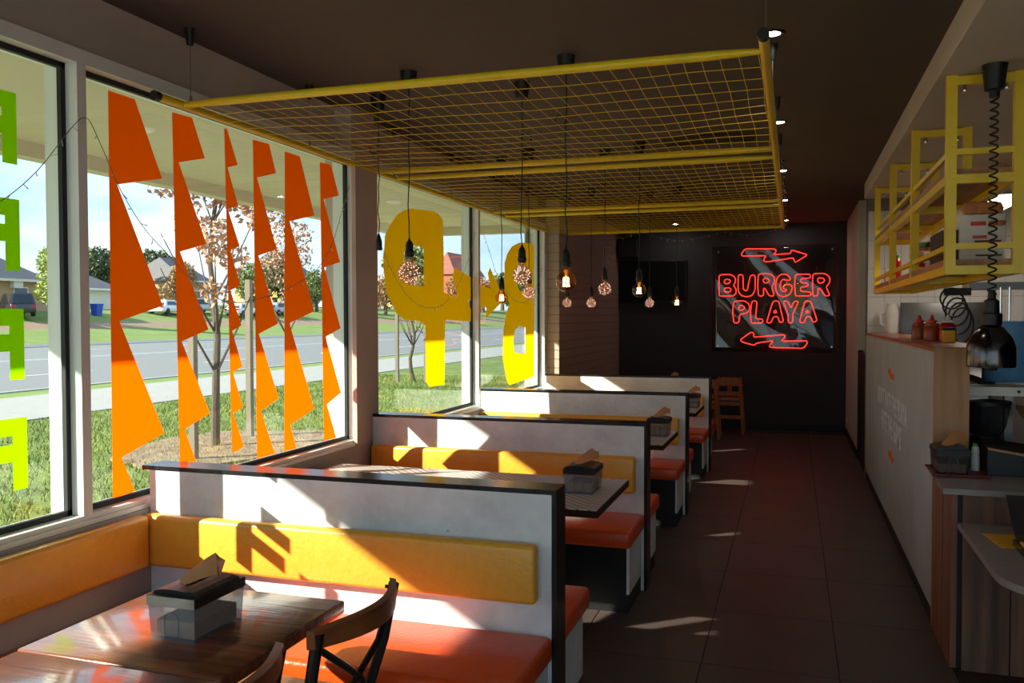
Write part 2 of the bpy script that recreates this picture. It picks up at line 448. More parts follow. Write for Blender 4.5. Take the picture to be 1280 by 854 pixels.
# right side: staff wall, kitchen divider, bulkhead, gate
struct('wall_right', MB().box(.70, 10.5, -.1, .86, YB, CEIL), 'white_wall')
struct('baseboard_right', MB().box(.688, 10.5, 0, .70, YB, .09), 'black_matte')
struct('baseboard_back', MB().box(-2.45, YB-.012, 0, .688, YB, .09), 'black_matte')
wc = struct('wall_corridor', MB().box(.86, 10.5, -.1, 3.4, 10.62, CEIL), 'white_wall')
wk = struct('wall_kitchen', MB().box(.69, 9.21, -.1, 3.4, 9.33, CEIL), 'grout')
kt = None
for c in range(17):
    for r in range(7):
        x, z = .70+.15*c, .95+.28*r
        if z+.27 > 2.8: continue
        if kt is None: kt = MB().box(0, 0, 0, .147, .012, .277).build('wall_tile', 'white_tile', wk); kt.location = (x, 9.203, z)
        else: inst(kt, 'wall_tile', (x, 9.203, z), wk)
struct('wall_kitchen_right', MB().box(3.3, YF, -.1, 3.45, 10.5, CEIL), 'dark_brown')
SOF = 2.75
struct('ceiling_kitchen', MB().box(.66, YF+.01, SOF, 3.29, 9.2, CEIL-.002), 'white_wall')

# ================================================================== OUTDOORS
GZ = -.15
prof = [(-2.84, GZ), (-12.4, GZ), (-16.2, GZ), (-17.6, GZ), (-43.9, GZ), (-44.2, -.02), (-52, .75), (-55.5, 1.3), (-60, 2.1), (-75, 3.4), (-330, 9)]
def gz(x):
    for (a, za), (b, zb) in zip(prof, prof[1:]):
        if b <= x <= a: return za+(zb-za)*(x-a)/(b-a)
    return GZ
Y0, Y1 = -60, 420
def strip(name, m, x0, x1, dz=0, thick=.2):
    pts = sorted({x0, x1, *[p for p, _ in prof if x1 < p < x0]}, reverse=True); mb = MB()
    for a, b in zip(pts, pts[1:]):
        za, zb = gz(a)+dz, gz(b)+dz
        mb.hull8([(b, Y0, zb-thick), (a, Y0, za-thick), (a, Y1, za-thick), (b, Y1, zb-thick)], [(b, Y0, zb), (a, Y0, za), (a, Y1, za), (b, Y1, zb)])
    return struct(name, mb, m)
lawn = strip('ground_lawn', 'grass', -2.84, -12.4)
path = strip('ground_footpath', 'footpath', -12.4, -16.2, .02)
strip('ground_verge', 'grass_far', -16.2, -17.4)
strip('ground_kerb', 'kerb', -17.4, -17.6, .03)
road = strip('ground_road', 'asphalt', -17.6, -43.9, -.04)
strip('ground_kerb_far', 'kerb', -43.9, -44.2, .0)
strip('ground_far_verge', 'grass_far', -44.2, -52)
strip('ground_garden_bed', 'mulch', -52, -55.5)
strip('ground_far_lawn', 'grass_far', -55.5, -330)
struct('ground_front_bounce', MB().box(-2.84, -60, GZ-.2, 60, YF-.13, GZ), 'pale_bounce')  # unseen pale ground, added to throw sunlight up onto the ceiling
struct('ground_base', MB().box(-330, -120, -3, 60, 430, -.40), 'mulch')
ln = None
for xl, dash in ((-22.5, 1), (-30.6, 0), (-31.2, 0), (-38, 1)):
    if dash:
        for k in range(40):
            y = 4+9*k
            if ln is None: ln = MB().box(-.08, -1.5, 0, .08, 1.5, .012).build('lane_dash', 'lane_paint', road); ln.location = (xl, y, GZ-.04)
            else: inst(ln, 'lane_dash', (xl, y, GZ-.04), road)
    else: MB().box(xl-.07, Y0, GZ-.04, xl+.07, Y1, GZ-.028).build('lane_line', 'lane_paint', road)
# roof overhang over the windows
ov = struct('roof_overhang', MB().box(-4.5, -9, 2.68, -2.84, 9.75, 2.95).box(-4.56, -9, 2.585, -4.44, 9.81, 3.05).box(-4.44, 9.69, 2.585, -2.84, 9.81, 3.05), 'soffit')
for y in (4.1, 7.4): MB().lathe([(.06, -.012), (.075, 0)], (-3.55, y, 2.68), 16).build('soffit_light', 'white_frame', ov)
struct('outer_wall', MB().box(-2.86, 9.3, -.2, -2.84, YB+.15, CEIL+.1), 'render_white')

# grass blades near the building
def blades(n, x0, x1, y0, y1):
    rs = np.random.RandomState(3)
    p = np.stack([rs.uniform(x0, x1, n), rs.uniform(y0, y1, n), np.full(n, GZ)], 1)
    a = rs.uniform(0, 6.28, n); h = rs.uniform(.03, .09, n); wd = .008
    d = np.stack([np.cos(a), np.sin(a), np.zeros(n)], 1)*wd
    lean = np.stack([rs.normal(0, .03, n), rs.normal(0, .03, n), h], 1)
    v = np.empty((n*3, 3)); v[0::3] = p-d; v[1::3] = p+d; v[2::3] = p+lean
    me = bpy.data.meshes.new('grass_blades'); me.from_pydata(v.tolist(), [], [(3*i, 3*i+1, 3*i+2) for i in range(n)])
    me.materials.append(MATS['blade']); o = bpy.data.objects.new('grass', me); COL.objects.link(o)
    tag(o, 'short green lawn grass growing outside the windows', 'grass', kind='stuff')
blades(60000, -12.3, -3.0, 1.5, 24)
mb = MB(); pts = [(-7.2+1.25*math.cos(a)*(1+.12*math.sin(3*a)), 9.9+1.7*math.sin(a)*(1+.1*math.cos(5*a))) for a in [2*math.pi*k/28 for k in range(28)]]
struct('ground_mulch_ring', mb.prism(pts, 0, 'z', GZ-.05, GZ+.03), 'mulch')
struct('ground_paving_edge', MB().box(-4.1, -9, GZ-.05, -2.86, 12.9, GZ+.04), 'footpath')

def leaves(n, blobs, size, seed):
    rs = np.random.RandomState(seed); vs = []; 
    tot = sum(b[3]**3 for b in blobs)
    for (bx, by, bz, br) in blobs:
        k = max(8, int(n*br**3/tot)); q = rs.normal(0, 1, (k, 3)); q /= np.linalg.norm(q, axis=1)[:, None]
        p = np.array([bx, by, bz])+q*(br*rs.uniform(.45, 1.05, k)**.6)[:, None]
        a = rs.normal(0, 1, (k, 3)); a /= np.linalg.norm(a, axis=1)[:, None]
        b = np.cross(a, rs.normal(0, 1, (k, 3))); b /= np.linalg.norm(b, axis=1)[:, None]
        s = (size*rs.uniform(.6, 1.3, k))[:, None]
        vs.append(np.stack([p-a*s, p-b*s*.55, p+a*s, p+b*s*.55], 1).reshape(-1, 3))
    v = np.concatenate(vs); m = len(v)//4
    return v, [(4*i, 4*i+1, 4*i+2, 4*i+3) for i in range(m)]
def leaf_part(root, v, f, m, name='foliage'):
    off = origin_of(root); me = bpy.data.meshes.new(name); me.from_pydata((v-np.array(off)).tolist(), [], f); me.materials.append(MATS[m])
    o = bpy.data.objects.new(name, me); COL.objects.link(o); o.parent = root; o['kind'] = 'stuff'; return o
# young oaks with stakes
def sapling(x, y, h, label, n, seed, dens=1, brown='leaf_brown', top=True):
    rnd = random.Random(seed); t = thing('young_oak', (x, y, GZ), label, 'tree')
    pts = [(x+.05*math.sin(k*1.3+seed), y+.05*math.cos(k*1.7), GZ+h*k/10) for k in range(11)]
    tr = MB().tube(pts, [.06*(1-.085*k) for k in range(11)], 8).build('trunk', 'bark', t, True)
    bl = []; br = MB()
    for k in range(22):
        f = rnd.uniform(.28, .97); i = int(f*10); p = Vector(pts[min(i, 10)]); a = k*2.4+rnd.uniform(-.4, .4); L = (1.15-f)*h*.33+.15
        q = p+Vector((math.cos(a)*L*.46, math.sin(a)*L*.46, L*.88)); mid = (p+q)/2+Vector((0, 0, -.05))
        br.tube([p, mid, q], [.022*(1.2-f), .014*(1.2-f), .006], 5)
        if f > .36:
            bl += [(mid.x, mid.y, mid.z, .2), (q.x, q.y, q.z, .26), (q.x+rnd.uniform(-.2, .2), q.y+rnd.uniform(-.2, .2), q.z+rnd.uniform(-.25, .2), .22)]
    br.build('branch', 'bark', t)
    bl.append((x, y, GZ+h, .25))
    v, f = leaves(int(n*dens), bl, .047, seed); leaf_part(t, v, f, brown)
    return t
def stake(x, y, h, label):
    o = MB().box(x-.04, y-.04, GZ-.1, x+.04, y+.04, GZ+h).build('tree_stake', 'stake'); tag(o, label, 'stake', 'tree stakes on the lawn')
sapling(-7.37, 9.84, 5.0, 'young oak with dry brown leaves standing in mulch outside the zigzag window', 6500, 5)
stake(-6.95, 8.85, 2.05, 'timber tree stake just left of the young oak trunk'); stake(-7.5, 10.8, 2.3, 'timber tree stake just right of the young oak trunk')
sapling(-9.75, 21.4, 3.2, 'thin bare sapling between stakes outside the window with the yellow letter P', 300, 9, 1, 'leaf_autumn')
stake(-10.1, 21.2, 2.0, 'left timber stake of the sapling seen under the yellow letter P'); stake(-9.4, 21.5, 2.0, 'right timber stake of the sapling seen under the yellow letter P')
sapling(-11.2, 17.6, 4.4, 'second young oak with brown leaves behind the nearest one', 1500, 12)

# far row: houses, trees and parked cars on the rising ground across the road
def spot(u, X):
    d = ray(u, 395); t = X/d.x; return Vector((X, CC.y+d.y*t, gz(X))), t
def far_tree(u, vtop, wpx, X, m, label, seed, trunk=True):
    p, t = spot(u, X); rnd = random.Random(seed)
    H = (on(u, vtop, x=X).z)-p.z; W = wpx*1.2/FL*t/2
    tr = thing('shade_tree', p, label, 'tree', 'trees across the road')
    MB().tube([p+Vector((0, 0, -.3)), p+Vector((0, 0, H*.5))], [W*.09+.08, W*.05+.05], 7).build('trunk', 'bark', tr)
    bl = []
    for k in range(9):
        a = rnd.uniform(0, 6.28); rr = rnd.uniform(0, .55)*W; z = rnd.uniform(.34, .80)*H
        bl.append((p.x+rr*math.cos(a), p.y+rr*math.sin(a), p.z+z, min(W*rnd.uniform(.45, .62), H*.36)))
    bl.append((p.x, p.y, p.z+H*.82, min(W*.5, H*.2)))
    v, f = leaves(2600, bl, max(.12, W*.085), seed); leaf_part(tr, v, f, m); return tr
FT = [(64, 303, 46, -57, 'leaf_lime', 'yellow-green tree beside the tan brick house'),
      (126, 309, 58, -78, 'leaf_dark', 'dark tree seen just right of the white window mullion'),
      (196, 315, 64, -104, 'leaf_dark', 'wide dark tree between the first and second zigzag stripes'),
      (160, 318, 60, -92, 'leaf_dark', 'dark tree hidden mostly behind the widest zigzag stripe'),
      (226, 330, 40, -66, 'leaf_autumn', 'brownish tree behind the second zigzag stripe'),
      (318, 330, 44, -70, 'leaf_green', 'green tree behind the fourth zigzag stripe'),
      (344, 322, 52, -72, 'leaf_dark', 'dark rounded tree between the fourth and fifth zigzag stripes'),
      (396, 336, 30, -64, 'leaf_green', 'small green tree beside the far grey roofed house'),
      (412, 338, 34, -76, 'leaf_autumn', 'brown tree behind the last zigzag stripe'),
      (455, 340, 50, -74, 'leaf_autumn', 'brown tree hidden mostly behind the taupe column'),
      (482, 342, 40, -60, 'leaf_autumn', 'brown leafed tree at the left edge of the letter P window'),
      (520, 312, 70, -110, 'leaf_green', 'tall green tree seen through the hole of the letter P'),
      (566, 346, 26, -60, 'leaf_autumn', 'brown tree in front of the red roofed building'),
      (578, 352, 30, -62, 'leaf_green', 'low green tree in front of the red roofed building'),
      (604, 348, 34, -66, 'leaf_autumn', 'brown tree right of the window mullion beyond the letter P'),
      (628, 344, 44, -76, 'leaf_green', 'green tree left of the yellow letter B'),
      (656, 340, 50, -84, 'leaf_green', 'green tree behind the yellow letter B')]
for i, (u, vt, wpx, X, m, lb) in enumerate(FT): far_tree(u, vt, wpx, X, m, lb, 40+i)

def house(u0, u1, X, veave, vridge, wallm, roofm, label, depth=9, windows=2, ov_=.5):
    a, ta = spot(u0, X); b, tb = spot(u1, X); um = (u0+u1)/2
    y0, y1 = a.y, b.y; base = gz(X); ze = on(um, veave, x=X).z; zr = on(um, vridge, x=X-depth/2).z
    h = thing('house', (X, (y0+y1)/2, base), label, 'house')
    MB().box(X-depth, y0, base-.8, X, y1, ze).build('wall', wallm, h)
    rx0, rx1, ry0, ry1 = X-depth-ov_, X+ov_, y0-ov_, y1+ov_; xm = X-depth/2; rid = min((y1-y0)*.32, depth*.5)
    MB().add([(rx0, ry0, ze), (rx1, ry0, ze), (rx1, ry1, ze), (rx0, ry1, ze), (xm, ry0+rid, zr), (xm, ry1-rid, zr)],
             [(3, 2, 1, 0), (0, 1, 4), (1, 2, 5, 4), (2, 3, 5), (3, 0, 4, 5)]).build('roof', roofm, h)
    MB().box(rx1-.02, ry0, ze-.12, rx1+.1, ry1, ze+.08).build('gutter', 'gutter', h)
    for k in range(windows):
        y = y0+(y1-y0)*(k+.6)/(windows+.2)
        f = MB().box(X-.05, y-.7, base+1.0, X+.06, y+.7, base+2.0).build('window', 'white_frame', h)
        MB().box(X+.05, y-.62, base+1.08, X+.075, y+.62, base+1.92).build('pane', 'house_glass', f)
    return h
h1 = house(-70, 58, -61, 349, 309, 'brick_tan', 'roof_grey', 'tan brick house with grey hipped roof across the road at far left', 11, 2)
p, t = spot(20, -60.9)
MB().box(-61.2, p.y-.45, gz(-61)+1.9, -60.55, p.y+.45, gz(-61)+2.5).build('air_conditioner', 'gutter', h1)
pa, _ = spot(59, -61.5); pb, _ = spot(77, -61.5)
fn = thing('yard_fence', (-61.5, pa.y, gz(-61.5)), 'pale blue metal yard fence beside the tan brick house', 'fence')
for k in range(6):
    y = pa.y+(pb.y-pa.y)*k/6
    MB().box(-61.54, y, gz(-61.5)-.2, -61.46, y+(pb.y-pa.y)/6*.92, gz(-61.5)+1.8).build('fence_panel', 'fence_blue', fn)
house(110, 148, -64, 362, 345, 'render_white', 'roof_grey', 'low cream wall and roof behind the blue bin', 6, 0)
house(232, 262, -70, 352, 326, 'brick_tan', 'roof_grey', 'dark roofed house behind the young oak', 9, 1)
house(366, 398, -76, 350, 320, 'brick_tan', 'roof_grey', 'grey roofed house between the fifth and sixth zigzag stripes', 11, 1)
house(568, 604, -72, 345, 320, 'brick_red', 'roof_red', 'red brick building with red tiled roof right of the letter P', 5, 3)
bp, t = spot(121, -58.5)
bn = thing('wheelie_bin', bp, 'blue wheelie bin across the road beside the mullion', 'bin')
MB().hull8([(bp.x-.3, bp.y-.3, bp.z), (bp.x+.3, bp.y-.3, bp.z), (bp.x+.3, bp.y+.3, bp.z), (bp.x-.3, bp.y+.3, bp.z)],
           [(bp.x-.38, bp.y-.38, bp.z+.95), (bp.x+.38, bp.y-.38, bp.z+.95), (bp.x+.38, bp.y+.38, bp.z+.95), (bp.x-.38, bp.y+.38, bp.z+.95)]).build('body', 'bin_blue', bn)
MB().box(bp.x-.42, bp.y-.42, bp.z+.95, bp.x+.42, bp.y+.42, bp.z+1.03).build('lid', 'bin_blue', bn)

def car(u, X, rz, paint, label, hgt=1.5, L=4.4, van=False):
    p, t = spot(u, X); c = thing('parked_car', p, label, 'car', 'cars parked across the road')
    W = .9; c.location = p; l = L/2
    def loc(mb, name, m, par=c, sm=True):
        for i, q in enumerate(mb.v): mb.v[i] = (q[0]+p.x, q[1]+p.y, q[2]+p.z)
        return mb.build(name, m, par, sm, 40)
    loc(MB().rbox(-l, -W, .28, l, W, .92 if not van else 1.0, r=.14, seg=3), 'body', paint)
    b0, b1, t0, t1 = (-l+.35, l-1.2, -l+.9, l-2.0) if not van else (-l+.05, l-.9, -l+.25, l-1.5)
    zb = .9 if not van else .98
    cab = loc(MB().hull8([(b0, -W+.06, zb), (b1, -W+.06, zb), (b1, W-.06, zb), (b0, W-.06, zb)], [(t0, -W+.24, hgt), (t1, -W+.24, hgt), (t1, W-.24, hgt), (t0, W-.24, hgt)]), 'cabin', paint, c, False)
    mz = (zb+hgt)/2
    for sgn in (-1, 1):
        yb, yt = sgn*(W-.05), sgn*(W-.21)
        g = MB().hull8([(b0+.45, yb-.01*sgn, zb+.05), (b1-.3, yb-.01*sgn, zb+.05), (t1-.1, yt-.01*sgn, hgt-.1), (t0+.15, yt-.01*sgn, hgt-.1)],
                       [(b0+.45, yb, zb+.05), (b1-.3, yb, zb+.05), (t1-.1, yt, hgt-.1), (t0+.15, yt, hgt-.1)])
        loc(g, 'side_window', 'car_glass', c, False)
    for (bx, tx, nm, s) in ((b0, t0, 'rear_window', -1), (b1, t1, 'windscreen', 1)):
        g = MB().hull8([(bx+.02*s, -W+.2, zb+.05), (bx+.02*s, W-.2, zb+.05), (tx+.02*s, W-.34, hgt-.08), (tx+.02*s, -W+.34, hgt-.08)],
                       [(bx-.03*s, -W+.2, zb+.05), (bx-.03*s, W-.2, zb+.05), (tx-.03*s, W-.34, hgt-.08), (tx-.03*s, -W+.34, hgt-.08)])
        loc(g, nm, 'car_glass', c, False)
    for sx in (-l+.8, l-.85):
        for sy in (-W+.08, W-.08):
            loc(MB().tube([(sx, sy-.11, .33), (sx, sy+.11, .33)], .33, 16), 'wheel', 'tyre')
    for sy in (-W+.2, W-.2): loc(MB().rbox(-l-.015, sy-.15, .66, -l+.06, sy+.15, .86, r=.02), 'tail_light', 'tail_red')
    c.rotation_euler = (0, 0, rz)
car(20, -58.0, math.radians(150), 'car_black', 'dark people carrier parked on the lawn before the tan house', 1.78, 4.9, True)
car(209, -59.0, math.radians(100), 'car_white', 'white car parked between the first two zigzag stripes', 1.45)
car(248, -60.0, math.radians(80), 'car_silver', 'silver car parked behind the young oak foliage', 1.55)
car(303, -58.0, math.radians(95), 'car_white', 'white car parked right of the young oak', 1.45)
car(350, -59.0, math.radians(85), 'car_silver', 'silver car parked between the fourth and fifth zigzag stripes', 1.5)

# ================================================================== WINDOW DECALS
XD = XG+.006
def decal(name, loops, m, label, group, cat='window decal'):
    L3 = [[on(u, v, x=XD) for (u, v) in lp] for lp in loops]
    flat = [p for lp in L3 for p in lp]
    tris = tessellate_polygon([[Vector((p.y, p.z, 0)) for p in lp] for lp in L3])
    me = bpy.data.meshes.new(name); c = L3[0][0]
    me.from_pydata([(p.x-c.x, p.y-c.y, p.z-c.z) for p in flat], [], [tuple(t) for t in tris]); me.materials.append(MATS[m])
    o = bpy.data.objects.new(name, me); COL.objects.link(o); o.location = c
    return tag(o, label, cat, group)
RED = [
 [(135,112.8),(168.5,124),(202.6,223.3),(146.3,230.6),(203.7,382.2),(149.2,401.5),(205.4,541.3),(152,572),(168.9,614),(141.1,624)],
 [(215,140.2),(240,147.2),(256.1,198),(223.3,202.9),(258,305.2),(225,314.6),(260.6,412),(227.2,426.8),(262.3,516.7),(230.7,536.8),(250,590),(225.5,599)],
 [(280.2,160.6),(283.5,161),(297.2,206.3),(284.4,209.3),(297.8,257.4),(284.7,261.3),(299.6,307.9),(287.5,312.2),(300.6,356.9),(288,362.8),(301.7,406.8),(290.1,413.8),(303.1,458.4),(291.1,465.4),(303.8,509.4),(291.5,516.4),(304.8,558.6),(290.1,567)],
 [(316,174.3),(336.2,180),(345,216.6),(321.2,222),(345.9,311.5),(323,319.5),(347.4,404.7),(323.5,417.3),(348.4,498),(326.3,514),(343.5,567.7),(321.4,573.3)],
 [(356,189.2),(374.8,195.6),(393,269.5),(362,276.5),(392.7,389.2),(361.8,404),(392.7,511.1),(362.8,531.5),(370.6,560.7),(355.4,564.2)],
 [(399.8,202.6),(413.8,206),(423.5,244.6),(404.3,249.2),(425,327.7),(405.2,334.4),(425.7,410.3),(406.7,421.2),(426.4,491),(408.2,505.5),(420.4,547.3),(405,551.5)]]
NM = ['widest zigzag stripe nearest the white mullion', 'second zigzag stripe from the white mullion, before the oak', 'narrowest zigzag stripe with the smallest teeth', 'fourth zigzag stripe from the white mullion', 'fifth zigzag stripe from the white mullion', 'zigzag stripe nearest the taupe column']
for lp, nm in zip(RED, NM): decal('zigzag_decal', [lp], 'film_red', 'orange-red vinyl ' + nm, 'zigzag stripes on the window')
for i, (vt, vb, ur, nm) in enumerate(((117, 206, 20, 'topmost'), (250, 339, 24, 'second from top'), (386, 474, 29.5, 'third from top'), (521, 610, 33.5, 'lowest'))):
    a = on(ur, vt, x=XD); zb = on(ur, vb, x=XD).z; Yr = a.y; H = a.z-zb; Wd, st = .235, .062; mb = MB()
    def q(y0, y1, f0, f1): mb.add([(XD, y0, zb+H*f0), (XD, y1, zb+H*f0), (XD, y1, zb+H*f1), (XD, y0, zb+H*f1)], [(0, 1, 2, 3)])
    q(Yr-st, Yr, 0, 1); q(Yr-Wd-.055, Yr-Wd, 0, .60); q(Yr-Wd+.03, Yr-st, .76, 1); q(Yr-Wd+.05, Yr-st, .40, .64)
    tag(mb.build('letter_decal', 'film_green'), 'lime green blocky vinyl letter at left window edge, %s of four' % nm, 'window decal', 'green letters at the left edge')
decal('letter_p_decal', [
 [(514.3,260.7),(542.4,264),(550,269),(553.6,275.5),(554.6,316),(554.8,365.5),(563.7,369.3),(572,371),(565.5,345),(568.4,334.6),(592.2,348.7),(592.2,376.8),(584.7,374.9),(590,391.7),(590,402),(556.4,400),(555.7,481),(537,483.7),(532.5,477.4),(531.8,407),(523,401.2),(505.5,400),(495,391.4),(482.7,365),(479,333.4),(481,294.8),(487,282),(496.7,268),(505,263)],
 [(505,315),(516.8,307.4),(528,308.4),(529.6,312),(529.6,358),(515,357),(505,342)]], 'film_yellow', 'big yellow vinyl letter P, mirrored, with arrow tail', 'yellow initials on the window')
decal('arrow_decal', [[(600.5,356.2),(613.4,361),(609.7,341.5),(612.6,334.6),(623.2,358.7),(630.5,374.5),(607.2,398),(608.4,384.5),(600.5,382)]], 'film_yellow', 'yellow vinyl arrow head pointing at the letter B', 'yellow initials on the window')
decal('letter_b_decal', [
 [(649,303.4),(665,304),(667.4,308.3),(667.7,470.5),(636.7,481.6),(633,474.2),(628.6,447.2),(629.3,412.8),(633,390.6),(636.7,379.6),(631.5,368),(630.6,358.7),(630.6,329.2),(634,317),(640,308)],
 [(647.8,407.9),(656.9,409),(656.9,442.3),(642.9,441),(641.6,425),(644,412.8)],
 [(648,332),(657,333),(657,366),(650,364),(645,354),(645,340)]], 'film_yellow', 'big yellow vinyl letter B, mirrored, on the far window', 'yellow initials on the window')

# ================================================================== BOOTHS
PN = [2.985, 5.02, 7.055, 9.10]; PT = .125; XE = -.80
ORD = ['nearest', 'second', 'third', 'farthest']
for i, y in enumerate(PN):
    x0 = XW+.003
    t = thing('booth_partition', ((x0+XE)/2, y+PT/2, 0), 'white booth partition with black edging, %s of four from the viewer' % ORD[i], 'partition', 'booth partitions')
    box('panel', 'white_board', t, x0, y, 0, XE-.018, y+PT, .962)
    box('cap', 'black_board', t, -2.605 if i == 0 else x0, y-.002, .962, XE, y+PT+.002, .98)
    box('end_trim', 'black_board', t, XE-.018, y-.002, 0, XE, y+PT+.002, .962)
SD = .47
def bench(yw, side, label, x0=XW+.003):
    """side -1: seat on the near face of a partition (towards -Y); +1: on its far face"""
    t = thing('booth_bench', ((x0+XE)/2, yw+side*SD/2, 0), label, 'bench', 'booth benches')
    a, b = sorted((yw+side*.004, yw+side*(SD-.06)))
    box('base', 'bench_black', t, x0+.004, a, 0, XE-.045, b, .36)
    box('side_panel', 'white_board', t, XE-.045, a, .10, XE-.03, b, .36)
    box('kick_board', 'black_matte', t, XE-.045, a, 0, XE-.035, b, .10)
    a, b = sorted((yw+side*.004, yw+side*(SD+.01)))
    rb('seat_cushion', 'orange_vinyl', t, x0+.004, a, .362, XE-.012, b, .455, r=.022, seg=3)
    a, b = sorted((yw+side*.004, yw+side*.06))
    rb('back_cushion', 'yellow_vinyl', t, x0+.07 if False else x0+.008, a, .572, -.862, b, .788, r=.02, seg=3)
    return t
bench(PN[0], -1, 'orange seat and yellow back bench on near side of first partition')
WHICH = ['first', 'second', 'third', 'fourth']
for i in range(4):
    bench(PN[i]+PT, 1, 'orange seat bench on the far side of the %s partition' % WHICH[i], XW+.003 if i < 3 else -2.452)
    if i: bench(PN[i], -1, 'orange seat and yellow back bench facing viewer at %s partition' % WHICH[i])
# window-side bench of the near corner
t = thing('window_bench', (XW+.25, 1.4, 0), 'window-side bench with long yellow back cushion and orange seat at lower left', 'bench')
ye = PN[0]-SD-.02
box('base', 'bench_black', t, XW+.004, .3, 0, XW+.40, ye, .36)
rb('seat_cushion', 'orange_vinyl', t, XW+.005, 2.005, .362, XW+.47, ye, .455, r=.02)
rb('seat_cushion', 'orange_vinyl', t, XW+.005, .3, .362, XW+.47, 1.995, .455, r=.02)
rb('back_cushion', 'yellow_vinyl', t, XW+.002, .3, .572, XW+.06, PN[0]-.066, .79, r=.02)

def booth_table(yc, label, x0=-2.5, x1=-.81):
    t = thing('booth_table', ((x0+x1)/2, yc, 0), label, 'table', 'booth tables')
    box('table_top', 'black_board', t, x0, yc-.385, .715, x1, yc+.385, .7465)
    box('laminate', 'herringbone', t, x0+.006, yc-.379, .7465, x1-.006, yc+.379, .75)
    for xx in (x0+.45, x1-.5):
        MB().tube([(xx, yc, .02), (xx, yc, .715)], .035, 12).build('pedestal', 'black_matte', t, True)
        rb('foot', 'black_matte', t, xx-.2, yc-.2, 0, xx+.2, yc+.2, .02, r=.008, seg=2)
    return t
for k, lb in enumerate(('nearest herringbone booth table behind the first partition', 'herringbone booth table between second and third partitions', 'herringbone booth table between third and fourth partitions')):
    booth_table(4.10+2.035*k, lb)
booth_table(10.22, 'herringbone booth table behind the farthest partition', -2.43, -1.05)

# walnut tables in the near corner
def wood_table(x0, y0, x1, y1, label):
    t = thing('wooden_table', ((x0+x1)/2, (y0+y1)/2, 0), label, 'table', 'walnut tables')
    rb('table_top', 'walnut', t, x0, y0, .712, x1, y1, .75, r=.006, seg=2)
    xc, yc = (x0+x1)/2, (y0+y1)/2
    MB().tube([(xc, yc, .02), (xc, yc, .71)], .035, 12).build('pedestal', 'black_matte', t, True)
    rb('foot', 'black_matte', t, xc-.2, yc-.2, 0, xc+.2, yc+.2, .02, r=.008, seg=2)
wood_table(-1.895, 1.708, -1.275, 2.305, 'walnut table with napkin box in the near corner')
wood_table(-1.885, 1.05, -1.265, 1.698, 'walnut table cut by the bottom left of the photo')

# napkin boxes
def napkin_box(loc, label, w=.145, d=.215, h=.125):
    t = thing('napkin_dispenser', loc, label, 'napkin box', 'napkin boxes')
    x, y, z = loc; W, D = w/2, d/2
    s = .94
    sh = MB()     # tapered clear shell: four walls and a floor
    lo = [(x-W*s, y-D*s, z), (x+W*s, y-D*s, z), (x+W*s, y+D*s, z), (x-W*s, y+D*s, z)]
    hi = [(x-W, y-D, z+h*.76), (x+W, y-D, z+h*.76), (x+W, y+D, z+h*.76), (x-W, y+D, z+h*.76)]
    sh.add(lo+hi, [(3, 2, 1, 0), (0, 1, 5, 4), (1, 2, 6, 5), (2, 3, 7, 6), (3, 0, 4, 7)])
    b = sh.build('body', 'smoke_plastic', t)
    # arched slot on the short face
    ar = [(x-.022, z+.012), (x+.022, z+.012), (x+.022, z+.06)]+[(x+.022*math.cos(a), z+.06+.018*math.sin(a)) for a in [math.pi*k/8 for k in range(1, 8)]]+[(x-.022, z+.06)]
    ys = y-D*.985
    MB().tube([(p[0], ys, p[1]) for p in ar], .0022, 5, True).build('slot_rim', 'smoke_plastic', b)
    box('napkin_stack', 'napkin_stack', t, x-W*.82, y-D*.84, z+.006, x+W*.82, y+D*.84, z+h*.40)
    zl = z+h*.74; e = .003
    lid = MB().hull8([(x-W-e, y-D-e, zl), (x+W+e, y-D-e, zl), (x+W+e, y+D+e, zl), (x-W-e, y+D+e, zl)], [(x-W-e, y-D-e, zl+.026), (x+W+e, y-D-e, zl+.026), (x+W+e, y+D+e, zl+.026), (x-W-e, y+D+e, zl+.026)])
    nseg = 8; pr = [(-W-e, .026)]+[(-(W+e)*math.cos(math.pi*k/nseg), .026+.014*math.sin(math.pi*k/nseg)) for k in range(1, nseg)]+[(W+e, .026)]
    lid.prism([(x+a, zl+c) for a, c in pr], 0, 'y', y-D+.02, y+D-.02)
    l = lid.build('lid', 'black_plastic', t)
    MB().tube([(x-.008, y+.05*math.cos(a), zl+.041) for a in (0,)]+[(x+.004*math.cos(a)*2, y+.045*math.sin(a), zl+.0405) for a in [2*math.pi*k/16 for k in range(16)]], .002, 5, True).build('slot', 'black_matte', l)
    nz = zl+.036; n = MB(); rows = []
    for k in range(6):
        f = k/5; bx_, by_, bz_ = x-.035+.085*f, y-.035+.05*f, nz-.006+.075*f-.02*f*f
        rows.append([(bx_-.006-.008*f, by_+.016, bz_+.014+.012*f), (bx_+.002, by_+.002, bz_+.006), (bx_+.008+.016*f, by_-.022-.006*f, bz_-.004-.014*f)])
    rows.append([tuple(rows[-1][0][j]+(.010, .004, -.012)[j] for j in range(3)), tuple(rows[-1][1][j]+(.022, .006, .004)[j] for j in range(3)), tuple(rows[-1][2][j]+(.004, .004, -.010)[j] for j in range(3))])
    vs = [p for r in rows for p in r]; fs = []
    for k in range(6):
        for j in range(2): fs.append((3*k+j, 3*k+j+1, 3*k+3+j+1, 3*k+3+j))
    nn = n.add(vs, fs).build('napkin', 'napkin', t)
    sm = nn.modifiers.new('thick', 'SOLIDIFY'); sm.thickness = .0012
    return t
proto = napkin_box((-1.545, 1.975, .75), 'clear napkin box with black lid on the near walnut table')
proto_b = napkin_box((-.975, 4.15, .75), 'napkin box on the nearest herringbone booth table')
